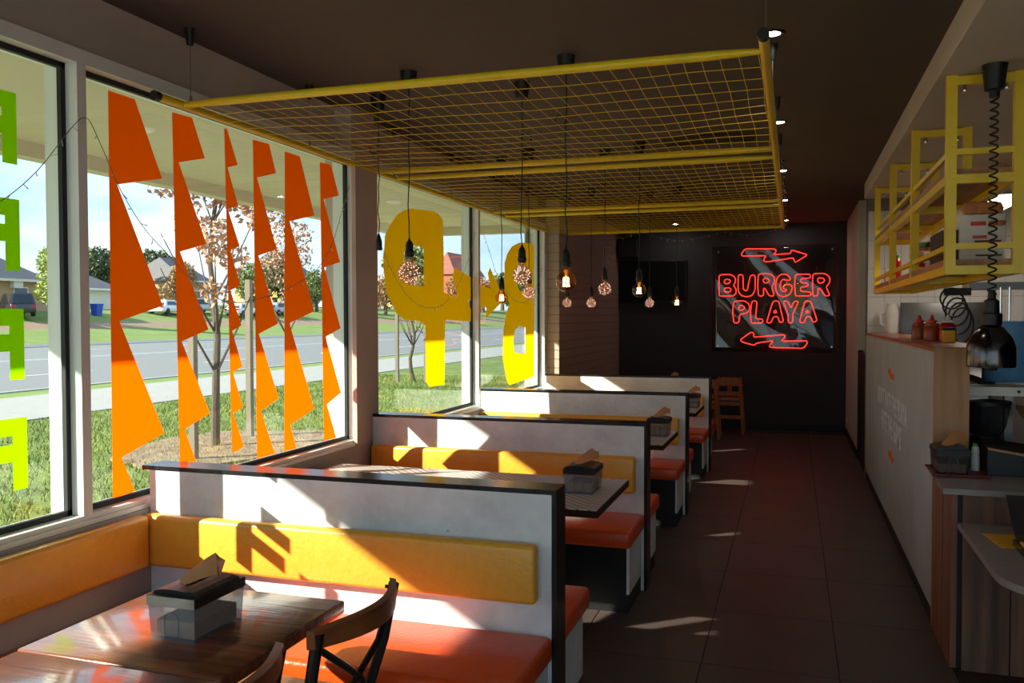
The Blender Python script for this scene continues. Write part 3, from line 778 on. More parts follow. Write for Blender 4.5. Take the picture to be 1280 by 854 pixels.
dup(proto_b, (-.91, 6.26, .75), 'napkin box on the herringbone table behind the second partition')
dup(proto_b, (-.90, 8.27, .75), 'napkin box on the herringbone table behind the third partition')
dup(proto_b, (-1.35, 10.3, .75), 'napkin box just showing above the farthest partition')

# cross-back chairs
def chair(loc, label):
    t = thing('cross_back_chair', loc, label, 'chair', 'cross-back chairs')
    X, Y, _ = loc     # local: back rail at x=0, faces -x, rail along y (half width .235)
    def A(p): return (X+p[0], Y+p[1], p[2])
    arc = [(-.0+.075*math.cos(math.pi/2*k/8), .24*k/8) for k in range(-8, 9)]
    mb = MB(); n = len(arc)
    vs = []
    for (ax, ay) in arc:
        hh = .033*(1-.25*(abs(ay)/.24)**2)
        for dx, dz in ((-.011, -hh), (.011, -hh*.9), (.013, 0), (.011, hh*.9), (-.011, hh), (-.012, 0)): vs.append(A((ax+dx, ay, .775+dz)))
    fs = [(i*6+k, i*6+(k+1) % 6, (i+1)*6+(k+1) % 6, (i+1)*6+k) for i in range(n-1) for k in range(6)]+[tuple(range(6))[::-1], tuple((n-1)*6+k for k in range(6))]
    mb.add(vs, fs).build('top_rail', 'bent_wood', t, True, 60)
    for s in (-1, 1):
        MB().tube([A((.012, s*.222, .79)), A((-.02, s*.216, .62)), A((-.07, s*.205, .455)), A((-.045, s*.21, .2)), A((.03, s*.225, 0))], [.017, .0165, .0165, .015, .013], 10).build('rear_leg', 'black_plastic', t, True)
        MB().tube([A((-.45, s*.19, .45)), A((-.47, s*.2, .2)), A((-.50, s*.21, 0))], [.0165, .015, .013], 10).build('front_leg', 'black_plastic', t, True)
        MB().tube([A((.0, s*.215, .75)), A((.02, s*.10, .66)), A((.005, -s*.02, .58)), A((-.05, -s*.15, .47))], .010, 8).build('cross_strap', 'black_plastic', t, True)
        MB().tube([A((.022, s*.222, .777)), A((-.016, s*.222, .777))], .006, 8).build('bolt', 'black_plastic', t, True)
    rb('seat', 'bent_wood', t, X-.48, Y-.21, .44, X-.05, Y+.21, .465, r=.012)
    MB().tube([A((-.44, -.16, .30)), A((-.06, -.17, .30)), A((-.06, .17, .30)), A((-.44, .16, .30))], .008, 8, True).build('stretcher', 'black_plastic', t, True)
    return t
c1 = chair((-1.165, 2.165, 0), 'cross-back chair with bent wood rail at the walnut table with napkin box')
dup(c1, (-1.20, 1.60, 0), 'cross-back chair whose rail end shows at the bottom edge of the photo')

# ================================================================== SUSPENDED MESH FRAME
ZG = 2.545; XL, XR = -2.585, -.10
g = thing('suspended_mesh_frame', ((XL+XR)/2, 6.3, ZG), 'yellow steel pipe frame with wire mesh hung under the ceiling', 'ceiling frame')
for x, y0 in ((XL, 3.07), (XR, 3.05)):
    pp = MB().tube([(x, y0, ZG), (x, 9.64, ZG)], .0185, 14).build('long_pipe', 'yellow_steel', g, True)
    MB().tube([(x, y0-.012, ZG), (x, y0+.02, ZG)], .021, 14).build('end_cap', 'black_matte', pp, True)
CY = [3.24, 5.13, 5.40, 7.41, 7.74, 9.59]
for y in CY:
    pts = [(XL+.005, y, ZG), (XL+.10, y, ZG), (XL+.2, y, ZG), (XR-.2, y, ZG), (XR-.1, y, ZG), (XR-.005, y, ZG)]
    MB().tube(pts, [.011, .015, .018, .018, .015, .011], 12).build('cross_pipe', 'yellow_steel', g, True)
def wave(y0, y1):
    mb = MB(); x0, x1 = XL+.02, XR-.02; r = .0016
    nx = round((x1-x0)/.068); ny = round((y1-y0)/.155)
    def sag(x, y): return ZG-.012-.022*math.sin(math.pi*(x-x0)/(x1-x0))*math.sin(math.pi*(y-y0)/(y1-y0))+.004*math.sin(7*x+5*y)
    for i in range(nx+1):
        x = x0+(x1-x0)*i/nx
        mb.tube([(x+.004*math.sin(9*x+k*1.7), y0+(y1-y0)*k/8, sag(x, y0+(y1-y0)*k/8)) for k in range(9)], r, 4)
    for j in range(ny+1):
        y = y0+(y1-y0)*j/ny
        mb.tube([(x0+(x1-x0)*k/10, y+.004*math.sin(k*2.1+y), sag(x0+(x1-x0)*k/10, y)) for k in range(11)], r, 4)
    o = mb.build('wire_mesh', 'yellow_steel', g); o['kind'] = 'stuff'
for a, b in ((3.24, 5.13), (5.40, 7.41), (7.74, 9.59)): wave(a, b)
for x, ys in ((XL-.0, (3.30, 4.31, 5.40, 6.44, 7.5, 8.5)), (XR, (3.30, 4.36, 5.42, 6.52, 7.6, 8.7))):
    for y in ys:
        h = MB().tube([(x, y, ZG+.015), (x, y, CEIL-.05)], .0018, 5).build('hanger_cable', 'wire_grey', g)
        MB().lathe([(.014, -.075), (.016, -.07), (.024, -.001)], (x, y, CEIL), 12).build('hanger_cup', 'black_matte', h, True)
        MB().tube([(x, y, ZG+.012), (x, y, ZG+.055)], .006, 8).build('hanger_clip', 'wire_grey', h, True)

# ================================================================== PENDANT BULBS
def pendant(x, y, zb, kind, label, R=.052, seed=0):
    t = thing('pendant_lamp', (x, y, CEIL), label, 'lamp', 'bulb pendants through the yellow mesh')
    rnd = random.Random(seed)
    MB().lathe([(.0, -.094), (.012, -.092), (.034, -.088), (.047, -.001)], (x, y, CEIL), 16).build('ceiling_cup', 'black_matte', t, True)
    zs = zb+R+.03
    top = zs+.085 if kind != 'none' else zb+.06
    pts = [(x, y, CEIL-.09)]; zk = CEIL-.20-.12*rnd.random()
    dx = rnd.choice((-1, 1))
    pts += [(x+.004, y, zk+.05)]+[(x+dx*(.028-.028*math.cos(a)), y, zk+.028*math.sin(a)) for a in [2*math.pi*k/10 for k in range(11)]]
    nn = 7
    for k in range(1, nn+1):
        z = zk-.03+(top-(zk-.03))*k/nn; pts.append((x+rnd.uniform(-.006, .006)*(k < nn), y+rnd.uniform(-.006, .006)*(k < nn), z))
    MB().tube(pts, .0032, 6).build('cord', 'black_matte', t, True)
    if kind == 'none':
        MB().lathe([(.017, -.035), (.019, -.03), (.019, .015), (.012, .04), (.004, .065)], (x, y, zb), 14).build('socket', 'black_plastic', t, True); return
    MB().lathe([(.0225, -.012), (.0225, .0), (.025, .003), (.025, .016), (.0225, .019), (.021, .03), (.0205, .055), (.016, .068), (.008, .078), (.004, .09)], (x, y, zs), 16).build('socket', 'black_plastic', t, True)
    ng = 14; pr = []
    for k in range(ng+1):
        a = math.pi*k/ng
        r, z = R*math.sin(a), -R*math.cos(a)
        if z > R*.80: break
        pr.append((max(r, 1e-4), z))
    pr += [(R*.47, R*.93), (.020, R+.012), (.0195, R+.022)]
    b = MB().lathe(pr, (x, y, zb), 24); b.f = [f for f in b.f if len(f) == 4]
    bulb = b.build('bulb', 'bulb_amber' if kind == 'lit' else 'bulb_clear', t, True, 80)
    MB().lathe([(.006, -.01), (.008, R*.5), (.013, R)], (x, y, zb+.008), 10).build('stem', 'amber_stem', bulb, True)
    if kind == 'lit':
        fb = MB()
        for k in range(6):
            a = 2*math.pi*k/6; fb.tube([(x+.012*math.cos(a), y+.012*math.sin(a), zb+.02), (x+.016*math.cos(a+.5), y+.016*math.sin(a+.5), zb-.026)], .0013, 5)
        fb.build('filament', 'filament', bulb)
    else:
        wr = MB(); pp = []; n_ = 120
        for k in range(n_):
            cz = 1-2*(k+.5)/n_; a = k*2.0+rnd.uniform(-.5, .5); f = rnd.uniform(.70, .93)
            rr = R*math.sqrt(1-cz*cz)
            pp.append((x+rr*f*math.cos(a), y+rr*f*math.sin(a), zb+R*f*cz))
        wr.tube(pp, .0004, 3).build('wire_tangle', 'copper_wire', bulb)
        ld = MB()
        for p in pp[::2]: ld.box(p[0]-.0017, p[1]-.0017, p[2]-.0017, p[0]+.0017, p[1]+.0017, p[2]+.0017)
        ld.build('micro_led', 'micro_led', bulb)
LAMPS = [(-2.32, 4.63, 2.03, 'none', 'empty black lamp holder hanging before the taupe column', .05),
 (-1.945, 4.24, 1.838, 'wire', 'largest wire-filled bulb hanging in front of the letter P', .064),
 (-1.083, 4.23, 1.778, 'lit', 'nearest lit amber bulb, in front of the tiled wall edge', .052),
 (-1.438, 4.63, 1.83, 'wire', 'wire-filled bulb in front of the top of the letter B', .054),
 (-2.266, 6.73, 1.761, 'lit', 'small lit bulb in front of the yellow arrow head', .052),
 (-1.952, 6.46, 1.789, 'wire', 'wire-filled bulb at right edge of the letter B', .052),
 (-1.399, 6.68, 1.82, 'wire', 'wire-filled bulb before the dark tiled wall, right of the nearest lit bulb', .054),
 (-1.096, 6.48, 1.799, 'lit', 'lit amber bulb just left of the far wall television', .052),
 (-1.954, 8.66, 1.741, 'wire', 'small low wire-filled bulb, second from left in the far row', .052),
 (-1.424, 9.07, 1.743, 'wire', 'small low wire-filled bulb, third from left in the far row', .052),
 (-2.284, 8.97, 1.748, 'wire', 'small low wire-filled bulb directly under the nearest lit bulb', .052),
 (-1.098, 8.72, 1.744, 'lit', 'rightmost lit bulb, nearest the neon sign', .05)]
for i, (x, y, z, k, lb, R) in enumerate(LAMPS): pendant(x, y, z, k, lb, R, 20+i)

# ceiling downlights and air grille
for i, (x, y, lb) in enumerate(((-.10, 4.19, 'nearest round ceiling downlight at the end of the yellow frame'), (-.10, 6.1, 'second round ceiling downlight along the aisle'), (-.10, 8.13, 'third round ceiling downlight along the aisle'), (-.10, 10.19, 'fourth round ceiling downlight along the aisle'), (-.10, 12.3, 'farthest round ceiling downlight before the neon sign'), (-1.568, 12.3, 'round ceiling downlight above the wall television'))):
    t = thing('ceiling_downlight', (x, y, CEIL), lb, 'ceiling light', 'ceiling downlights')
    MB().lathe([(.040, -.001), (.040, -.006), (.052, -.009), (.062, -.001)], (x, y, CEIL), 20).build('rim', 'black_matte', t, True)
    MB().lathe([(.0001, -.0035), (.038, -.003)], (x, y, CEIL), 20).build('lens', 'downlight_glow', t)
t = thing('air_grille', (-.59, 6.5, CEIL), 'long dark air conditioning grille in the ceiling', 'vent')
fr = MB()
for a in ((-.92, 6.34, -.26, 6.36), (-.92, 6.64, -.26, 6.66), (-.92, 6.36, -.90, 6.64), (-.28, 6.36, -.26, 6.64)): fr.box(a[0], a[1], CEIL-.012, a[2], a[3], CEIL-.001)
fr.build('frame', 'dark_brown', t); box('duct', 'gasket', t, -.90, 6.36, CEIL-.004, -.28, 6.64, CEIL-.001)
sl = None
for k in range(14):
    x = -.87+.043*k
    if sl is None: sl = MB().box(-.004, -.14, -.012, .010, .14, -.004).build('slat', 'dark_brown', t); sl.location = (x+.59, 0, 0)
    else: inst(sl, 'slat', (x+.59, 0, 0), t)

# ================================================================== BACK WALL
YS = 12.70
tl_, br_ = on(890, 306, y=YS), on(1048, 441, y=YS)
ns = thing('neon_sign', ((tl_.x+br_.x)/2, YS, br_.z), 'red neon BURGER PLAYA sign on a clear acrylic sheet', 'neon sign')
def acrylic_sheet():
    n = 24; mb = MB(); x0, x1, z0, z1 = tl_.x, br_.x, br_.z, 2.6
    vs = []; fs = []
    for j in range(n+1):
        for i in range(n+1):
            a, b = i/n, j/n
            vs.append((x0+(x1-x0)*a, YS+.014*math.sin(3.1*a*2+1.2+2*b)*math.sin(2.4*b*2+.6+1.5*a)+.006*math.sin(9*a+6*b), z0+(z1-z0)*b))
    fs = [(j*(n+1)+i, j*(n+1)+i+1, (j+1)*(n+1)+i+1, (j+1)*(n+1)+i) for j in range(n) for i in range(n)]
    o = mb.add(vs, fs).build('acrylic_sheet', 'acrylic', ns, True, 180); md = o.modifiers.new('thick', 'SOLIDIFY'); md.thickness = .005
    return o
ac = acrylic_sheet()
for x in (tl_.x+.09, br_.x-.09):
    for z in (br_.z+.08, 2.52): MB().tube([(x, YB-.001, z), (x, YS-.03, z)], .014, 10).build('standoff', 'chrome', ns, True)
NEON = {
 'letter_b': [[(105,268),(185,265),(215,285),(218,322),(200,340),(220,360),(222,395),(200,415),(105,415),(103,340)], [(140,300),(175,299),(183,313),(172,328),(140,330)], [(140,358),(178,357),(188,372),(178,386),(140,388)]],
 'letter_u': [[(235,268),(268,266),(270,365),(285,380),(300,372),(302,350),(320,270),(352,270),(352,375),(330,412),(290,420),(255,410),(235,380)]],
 'letter_r': [[(375,262),(450,260),(485,280),(488,320),(465,350),(485,412),(450,415),(420,360),(410,362),(410,414),(375,414),(370,340)], [(408,292),(440,292),(452,308),(445,322),(410,325)]],
 'letter_g': [[(600,296),(575,266),(535,262),(505,285),(492,330),(495,375),(515,410),(550,420),(590,405),(607,370),(607,338),(560,335),(546,350),(550,366),(572,370),(562,384),(540,382),(526,360),(526,320),(545,295),(580,310)]],
 'letter_e': [[(630,265),(730,263),(735,290),(665,295),(665,322),(715,325),(715,348),(665,352),(665,382),(735,385),(738,412),(630,415),(624,340)]],
 'letter_r.001': [[(750,260),(830,258),(865,280),(868,320),(840,350),(868,410),(835,415),(800,360),(785,362),(785,412),(750,414),(747,340)], [(783,288),(820,290),(832,305),(822,322),(785,326)]],
 'letter_p': [[(205,450),(280,447),(312,470),(315,510),(290,535),(245,540),(240,600),(205,600),(198,520)], [(240,480),(270,480),(282,495),(272,510),(240,512)]],
 'letter_l': [[(330,448),(365,448),(355,570),(405,572),(405,600),(325,602),(320,520)]],
 'letter_a': [[(475,448),(515,448),(548,590),(520,598),(510,555),(478,555),(462,600),(430,598)], [(491,508),(478,530),(503,530)]],
 'letter_y': [[(545,448),(575,448),(600,500),(620,450),(652,450),(612,540),(610,600),(580,600),(580,540)]],
 'letter_a.001': [[(695,448),(735,448),(780,585),(750,597),(735,555),(705,555),(690,600),(658,595)], [(712,508),(698,530),(725,530)]],
 'arrow_right': [[(285,88),(490,90),(500,105),(475,130),(600,120),(600,95),(715,130),(625,185),(618,150),(430,180),(405,170),(430,135),(265,140),(255,125)]],
 'arrow_left': [[(250,715),(325,662),(345,670),(340,698),(555,680),(560,695),(530,725),(710,722),(712,740),(685,775),(455,768),(450,755),(480,720),(355,740),(350,755),(260,730)]]}
def roundpoly(P, r=.028):
    out = []; n = len(P)
    for i in range(n):
        p, a, b = P[i], P[i-1], P[(i+1) % n]
        d1, d2 = (a-p), (b-p); q1 = p+d1.normalized()*min(r, d1.length*.4); q2 = p+d2.normalized()*min(r, d2.length*.4)
        out += [q1, (q1+p*2+q2)/4, q2]
    return out
for nm, loops in NEON.items():
    mb = MB()
    for lp in loops:
        mb.tube(roundpoly([on(880+x/5.51, 295+y/5.51, y=YS-.045) for x, y in lp]), .0062, 6, True)
    mb.build('neon_'+nm.split('.')[0], 'neon_red', ns, True)
t = thing('wall_television', (-1.96, 12.68, 1.81), 'black flat television on the dark back wall', 'television')
rb('casing', 'black_plastic', t, -2.44, 12.69, 1.80, -1.46, 12.74, 2.42, r=.01); box('screen', 'tv_screen', t, -2.42, 12.685, 1.83, -1.48, 12.692, 2.40)
t = thing('wall_speaker', (-2.3, 12.6, 2.5), 'small black speaker in the dark back corner above the television', 'speaker')
rb('cabinet', 'black_matte', t, -2.43, 12.5, 2.46, -2.14, 12.745, 2.74, r=.02); MB().lathe([(.001, 0), (.08, .01), (.09, 0)], (0, 0, 0), 16)
box('grille', 'gasket', t, -2.41, 12.494, 2.48, -2.16, 12.502, 2.72)

def high_chair(loc, label, rz=0):
    t = thing('high_chair', loc, label, 'high chair', 'wooden high chairs'); X, Y, Z = loc
    for sx in (-1, 1):
        for sy in (-1, 1):
            MB().tube([(X+sx*.20, Y+sy*.21, 0), (X+sx*.145, Y+sy*.13, .74 if sy < 0 else .76)], .017, 8).build('leg', 'high_chair_wood', t, True)
    box('seat', 'high_chair_wood', t, X-.15, Y-.15, .46, X+.15, Y+.16, .48)
    for z, hw in ((.24, .185), (.42, .172), (.555, .16)):
        box('front_rail', 'high_chair_wood', t, X-hw, Y-.20+.12*(z-.2), z-.025, X+hw, Y-.18+.12*(z-.2), z+.025)
    box('back_rail', 'high_chair_wood', t, X-.15, Y+.13, .50, X+.15, Y+.15, .56)
    box('back_slat', 'high_chair_wood', t, X-.03, Y+.128, .50, X+.03, Y+.148, .72)
    cr_ = [(X-.16, .66), (X-.16, .70), (X-.11, .755), (X+.11, .755), (X+.16, .70), (X+.16, .66)]
    MB().prism(cr_, 0, 'y', Y-.15, Y-.128).build('crest_rail', 'high_chair_wood', t)
    MB().prism(cr_, 0, 'y', Y+.125, Y+.147).build('crest_rail', 'high_chair_wood', t)
    for sx in (-1, 1): box('arm', 'high_chair_wood', t, X+sx*.16-.015, Y-.14, .64, X+sx*.16+.015, Y+.14, .67)
    return t
high_chair((-.83, 12.25, 0), 'wooden high chair standing against the dark back wall')
high_chair((-1.115, 11.75, 0), 'wooden high chair mostly hidden behind the farthest partition end')
t = thing('power_outlet', (.70, 12.3, .22), 'small white power outlet low on the far right wall', 'outlet')
rb('plate', 'white_frame', t, .692, 12.24, .18, .70, 12.36, .26, r=.003, seg=2); box('socket_face', 'white_letter', t, .690, 12.27, .20, .693, 12.33, .24)

# ================================================================== COUNTER AND KITCHEN
CX, CN, CF, CH = .69, 4.90, 9.20, 1.44
t = thing('service_counter', (CX+.08, (CN+CF)/2, 0), 'tall grey concrete-look counter front with lettering and oak end', 'counter')
box('front_panel', 'concrete_panel', t, CX, CN+.012, .09, CX+.03, CF, CH-.02)
box('carcass', 'dark_brown', t, CX+.03, CN+.03, 0, CX+.16, CF, CH-.02)
box('kick_board', 'black_matte', t, CX+.006, CN+.012, 0, CX+.03, CF, .09)
box('end_panel', 'oak_ply', t, CX, CN-.008, .0, CX+.165, CN+.012, CH-.004)
box('counter_top', 'counter_wood', t, CX-.004, CN+.012, CH-.02, .985, CF, CH)
# lettering on the counter front
def lettering(body, u0, v0, u1, v1, name, vsp):
    a, b = on(u0, v0, x=CX), on(u1, v1, x=CX)     # left-bottom start, right end
    cu = bpy.data.curves.new(name, 'FONT'); cu.body = body; cu.extrude = .0005; cu.offset = .022; cu.space_character = 1.08
    ob = bpy.data.objects.new(name, cu); COL.objects.link(ob); bpy.context.view_layer.update()
    dg = bpy.context.evaluated_depsgraph_get(); me = bpy.data.meshes.new_from_object(ob.evaluated_get(dg)); bpy.data.objects.remove(ob)
    co = np.array([v.co[:] for v in me.vertices]); w_, h_ = co[:, 0].max()-co[:, 0].min(), co[:, 1].max()
    o = bpy.data.objects.new(name, me); COL.objects.link(o); o.parent = t
    for v in me.vertices:
        x, y, z = v.co
        v.co = Vector((CX-.0012-z-t.location.x, a.y+(b.y-a.y)*(x-co[:, 0].min())/w_-t.location.y, a.z+vsp*y/h_-t.location.z))
    me.materials.clear(); me.materials.append(MATS['white_letter']); return o
lettering("DON'T HATE THE PLAYA", 1097.5, 500, 1133.5, 528, 'lettering', .14)
lettering('HATE THE GAME', 1101.8, 533, 1126.5, 561, 'lettering', .15)
ARW = [(128,178),(140,170),(147,205),(158,200),(160,240),(150,228),(148,235),(138,215),(136,200),(130,205)]
ARW2 = [(128,600),(134,618),(146,615),(148,648),(158,655),(152,690),(138,650),(128,640)]
for A_ in (ARW, ARW2):
    P3 = [on(1080+x/4.27, 420+y/4.27, x=CX-.0015) for x, y in A_]
    MB().prism([(p.y, p.z) for p in P3], 0, 'x', CX-.0015, CX+.0005).build('arrow_mark', 'orange_letter', t)
# gate in the staff opening
t = thing('staff_gate', (.72, 9.9, 0), 'black half-height staff gate beyond the counter', 'gate')
box('leaf', 'black_matte', t, .705, 9.36, .04, .74, 10.46, 1.2); box('post', 'black_matte', t, .70, 10.46, 0, .75, 10.495, 1.22)
# stone topped side counter
t = thing('side_counter', (1.3, 4.6, 0), 'lower side counter of vertical timber planks with grey stone top', 'counter')
box('carcass', 'gasket', t, .715, 4.335, 0, 2.3, CN-.012, .80)
MB().prism([(.648, 4.29), (2.35, 4.29), (2.35, CN-.012), (.672, CN-.012)], 0, 'z', .80, .826).build('stone_top', 'stone_top', t)
for y0, y1 in ((4.335, 4.55), (4.575, CN-.02)): box('plank', 'plank_red', t, .69, y0, .0, .715, y1, .80)
for k in range(8): box('plank', 'plank', t, .735+.195*k, 4.31, 0, .735+.195*k+.189, 4.335, .80)
# low shelf on its near face
t = thing('low_shelf', (1.1, 3.9, .66), 'low grey stone shelf with rounded corner on the timber planks', 'shelf')
cv = [(.712, 4.308), (.702, 3.50)]+[(.702+.25-.25*math.cos(a), 3.50-.25*math.sin(a)) for a in [math.pi/2*k/8 for k in range(1, 9)]]+[(1.7, 3.25), (1.7, 4.308)]
MB().prism(cv, 0, 'z', .645, .672).build('stone_slab', 'stone_top', t)
for x in (1.0, 1.5): box('bracket', 'black_matte', t, x, 3.7, .60, x+.03, 4.308, .645)
MB().prism([(.775, 4.11), (.93, 4.12), (.93, 3.89), (.80, 3.88)], 0, 'z', .6725, .675).build('yellow_leaflet', 'yellow_card'); o = bpy.data.objects['yellow_leaflet']; tag(o, 'yellow leaflet lying on the low stone shelf', 'leaflet')
t = thing('menu_stand', (1.0, 3.75, .672), 'tilted clear menu stand on the low stone shelf', 'stand')
MB().hull8([(.86, 3.92, .70), (1.3, 3.92, .70), (1.3, 3.93, .70), (.86, 3.93, .70)], [(.86, 4.10, .84), (1.3, 4.10, .84), (1.3, 4.11, .845), (.86, 4.11, .845)]).build('panel', 'dark_smoke', t)
box('foot', 'dark_smoke', t, .85, 3.62, .672, 1.3, 3.93, .70); 
MB().tube([(.868, 3.70, .703), (.866, 3.86, .703)], .006, 6).build('card_edge', 'yellow_card', t)
# tray with napkin box and bottle on the stone top
t = thing('serving_tray', (.76, 4.75, .826), 'dark red serving tray on the stone counter', 'tray')
rb('base', 'tray_red', t, .652, 4.60, .826, .898, 4.875, .832, r=.002, seg=1); 
rim = [(.652, 4.60), (.898, 4.60), (.898, 4.875), (.652, 4.875)]
MB().tube([(x, y, .835) for x, y in rim], .005, 6, True).build('rim', 'tray_red', t)
pb_ = dup(proto_b, (.742, 4.735, .8325), 'dark napkin box on the tray at the stone counter')
for ch in pb_.children:
    if ch.name.startswith('body'): ch.data = ch.data.copy(); ch.data.materials[0] = MATS['dark_smoke']
def bottle(loc, label, body, cap, R=.03, H=.17, cat='bottle', grp=None, nozzle=True):
    t = thing('sauce_bottle', loc, label, cat, grp)
    MB().lathe([(R*.95, 0), (R, .01), (R, H*.45), (R*.9, H*.52), (R, H*.62), (R*.8, H*.76), (R*.5, H*.82)], loc, 16).build('body', body, t, True)
    c = [(R*.62, H*.80), (R*.62, H*.88)] + ([(R*.3, H*.9), (R*.12, H*1.12)] if nozzle else [(R*.55, H*.9)])
    MB().lathe(c, loc, 14).build('cap', cap, t, True); return t
bottle((.868, 4.80, .8325), 'clear sanitiser bottle with green cap beside the tray napkin box', 'white_card', 'cap_green', .02, .15, nozzle=False)
# heat lamp on a coiled cord
hx, hy = .872, 4.49
t = thing('heat_lamp', (hx, hy, SOF), 'dark chrome heat lamp on a coiled cord over the stone counter', 'heat lamp')
MB().lathe([(.022, -.15), (.024, -.12), (.042, -.115), (.052, -.02), (.056, -.001)], (hx, hy, SOF), 20).build('ceiling_cup', 'black_plastic', t, True)
MB().tube([(hx+.017*math.cos(2*math.pi*k/10), hy+.017*math.sin(2*math.pi*k/10), SOF-.15-(SOF-.15-1.70)*k/240) for k in range(241)], .0045, 6).build('coil_cord', 'black_matte', t, True)
MB().lathe([(.03, 1.55), (.044, 1.56), (.046, 1.61), (.034, 1.615), (.032, 1.67), (.018, 1.68), (.015, 1.72)], (hx, hy, 0), 18).build('neck', 'black_plastic', t, True)
MB().lathe([(.102, 1.365), (.104, 1.375), (.102, 1.46), (.088, 1.50), (.055, 1.545), (.03, 1.56)], (hx, hy, 0), 28).build('shade', 'chrome_dark' if 'chrome_dark' in MATS else 'brushed_steel', t, True)
MB().lathe([(.0001, 1.345), (.025, 1.35), (.035, 1.385), (.02, 1.42)], (hx, hy, 0), 14).build('lamp_bulb', 'dark_brown', t, True)
# back bench behind the counter with blue roll, bottles etc.
t = thing('prep_bench', (1.35, 6.9, 0), 'steel kitchen prep bench behind the tall counter', 'bench')
box('bench_top', 'brushed_steel', t, 1.05, 5.29, 1.20, 1.75, 9.15, 1.24)
for x in (1.1, 1.68):
    for y in (5.31, 9.0): box('leg', 'brushed_steel', t, x, y, 0, x+.04, y+.04, 1.20)
bx, by = 1.125, 5.42
t = thing('paper_roll', (bx, by, 1.24), 'large blue paper towel roll behind the counter', 'paper roll')
MB().lathe([(.03, 0), (.112, .0), (.116, .008), (.116, .325), (.112, .332), (.03, .332), (.03, 0)], (bx, by, 1.24), 28).build('roll', 'blue_paper', t, True)
for dx in (-.028, .016): MB().tube([(bx+dx, by, 1.25), (bx+dx, by, 1.76)], .006, 8).build('holder_rod', 'chrome', t, True)
for i, (x, y, b_, c_, lb) in enumerate(((.83, 6.55, 'sauce_brown', 'cap_red', 'left red-capped sauce bottle on the tall counter'), (.86, 6.2, 'sauce_brown', 'cap_red', 'middle red-capped sauce bottle on the tall counter'), (.93, 6.05, 'ketchup_red', 'white_card', 'white-capped sauce bottle beside the blue paper roll'))):
    bottle((x, y, CH), lb, b_, c_, .05, .15, grp='squeeze bottles on the counter')
t = thing('spice_tin', (.90, 5.82, CH), 'small black and yellow tin beside the blue paper roll', 'tin')
rb('body', 'yellow_card', t, .865, 5.79, CH, .935, 5.85, CH+.075, r=.006); rb('lid', 'black_matte', t, .863, 5.788, CH+.075, .937, 5.852, CH+.09, r=.004)
t = thing('splash_panel', (1.35, 9.1, CH), 'grey steel splash panel standing behind the far end of the counter', 'panel')
rb('sheet', 'brushed_steel', t, .99, 9.12, CH-.2, 1.75, 9.15, 1.73, r=.006, seg=2); box('foot', 'brushed_steel', t, 1.0, 9.06, CH-.2, 1.7, 9.12, CH-.18)
t = thing('jug', (.90, 9.0, CH), 'cream plastic jug at the far end of the tall counter', 'jug')
MB().lathe([(.05, 0), (.055, .01), (.062, .2), (.045, .26), (.05, .28)], (.90, 9.0, CH), 16).build('body', 'white_card', t, True)
MB().tube([(.845, 9.0, CH+.2), (.80, 9.0, CH+.19), (.80, 9.0, CH+.09), (.85, 9.0, CH+.06)], .009, 8).build('handle', 'white_card', t, True)
# grinder bowl and scale plate
gx, gy = .90, 5.02
t = thing('ice_blender', (gx, gy, .83), 'dark see-through blender bowl behind the stone counter', 'blender')
gy = 5.15; gx = .98; t.location = (gx, gy, .826)
box('stand', 'black_plastic', t, gx-.1, CN+.06, .0, gx+.11, gy+.12, .826)
MB().lathe([(.085, 0), (.09, .02), (.078, .09), (.075, .14)], (gx, gy, .826), 20).build('base', 'black_plastic', t, True)
MB().lathe([(.07, .14), (.095, .19), (.115, .30), (.117, .31)], (gx, gy, .826), 24).build('bowl', 'dark_smoke', t, True)
MB().lathe([(.119, .305), (.12, .325), (.0001, .33)], (gx, gy, .826), 24).build('lid', 'black_plastic', t, True)
MB().lathe([(.028, .155), (.03, .2), (.014, .21)], (gx, gy, .826), 14).build('blade_hub', 'chrome', t, True)
t = thing('steel_pass_shelf', (1.0, 5.25, 1.2), 'short white steel pass shelf above the blender bowl', 'shelf')
box('plate', 'white_card', t, .86, 5.0, 1.19, 1.165, 5.2, 1.235)
MB().tube([(1.10, 4.998, 1.213), (1.10, 5.01, 1.213)], .008, 10).build('screw', 'black_matte', t, True)
box('bracket', 'brushed_steel', t, .858, 5.16, 1.16, .99, 5.2, 1.19)
# point-of-sale stand
t = thing('card_terminal_stand', (1.05, 4.6, .826), 'angled dark point of sale stand on the stone counter', 'stand')
MB().hull8([(.905, 4.70, .828), (1.6, 4.70, .828), (1.6, 4.87, .828), (.905, 4.87, .828)], [(.905, 4.70, .95), (1.6, 4.70, .86), (1.6, 4.87, .90), (.905, 4.87, .99)]).build('body', 'black_plastic', t)
MB().hull8([(.905, 4.69, .952), (1.12, 4.69, .918), (1.12, 4.72, .918), (.905, 4.72, .952)], [(.905, 4.69, .962), (1.12, 4.69, .928), (1.12, 4.72, .928), (.905, 4.72, .962)]).build('edge_strip', 'oak_ply', t)
MB().hull8([(1.10, 4.52, .828), (1.17, 4.50, .828), (1.17, 4.54, .828), (1.10, 4.56, .828)], [(1.07, 4.64, .918), (1.10, 4.63, .918), (1.10, 4.66, .918), (1.07, 4.67, .918)]).build('strut', 'brushed_steel', t)
t = thing('cutting_board', (1.35, 5.1, .99), 'tilted pale timber board in the kitchen behind the stone counter', 'board')
MB().hull8([(1.13, 4.93, 1.04), (1.8, 4.93, .88), (1.8, 5.2, .95), (1.13, 5.2, 1.11)], [(1.13, 4.93, 1.06), (1.8, 4.93, .90), (1.8, 5.2, .97), (1.13, 5.2, 1.13)]).build('board_slab', 'oak_ply', t)
MB().box(1.15, 5.0, .0, 1.75, 5.1, .89).build('support', 'black_matte', t)
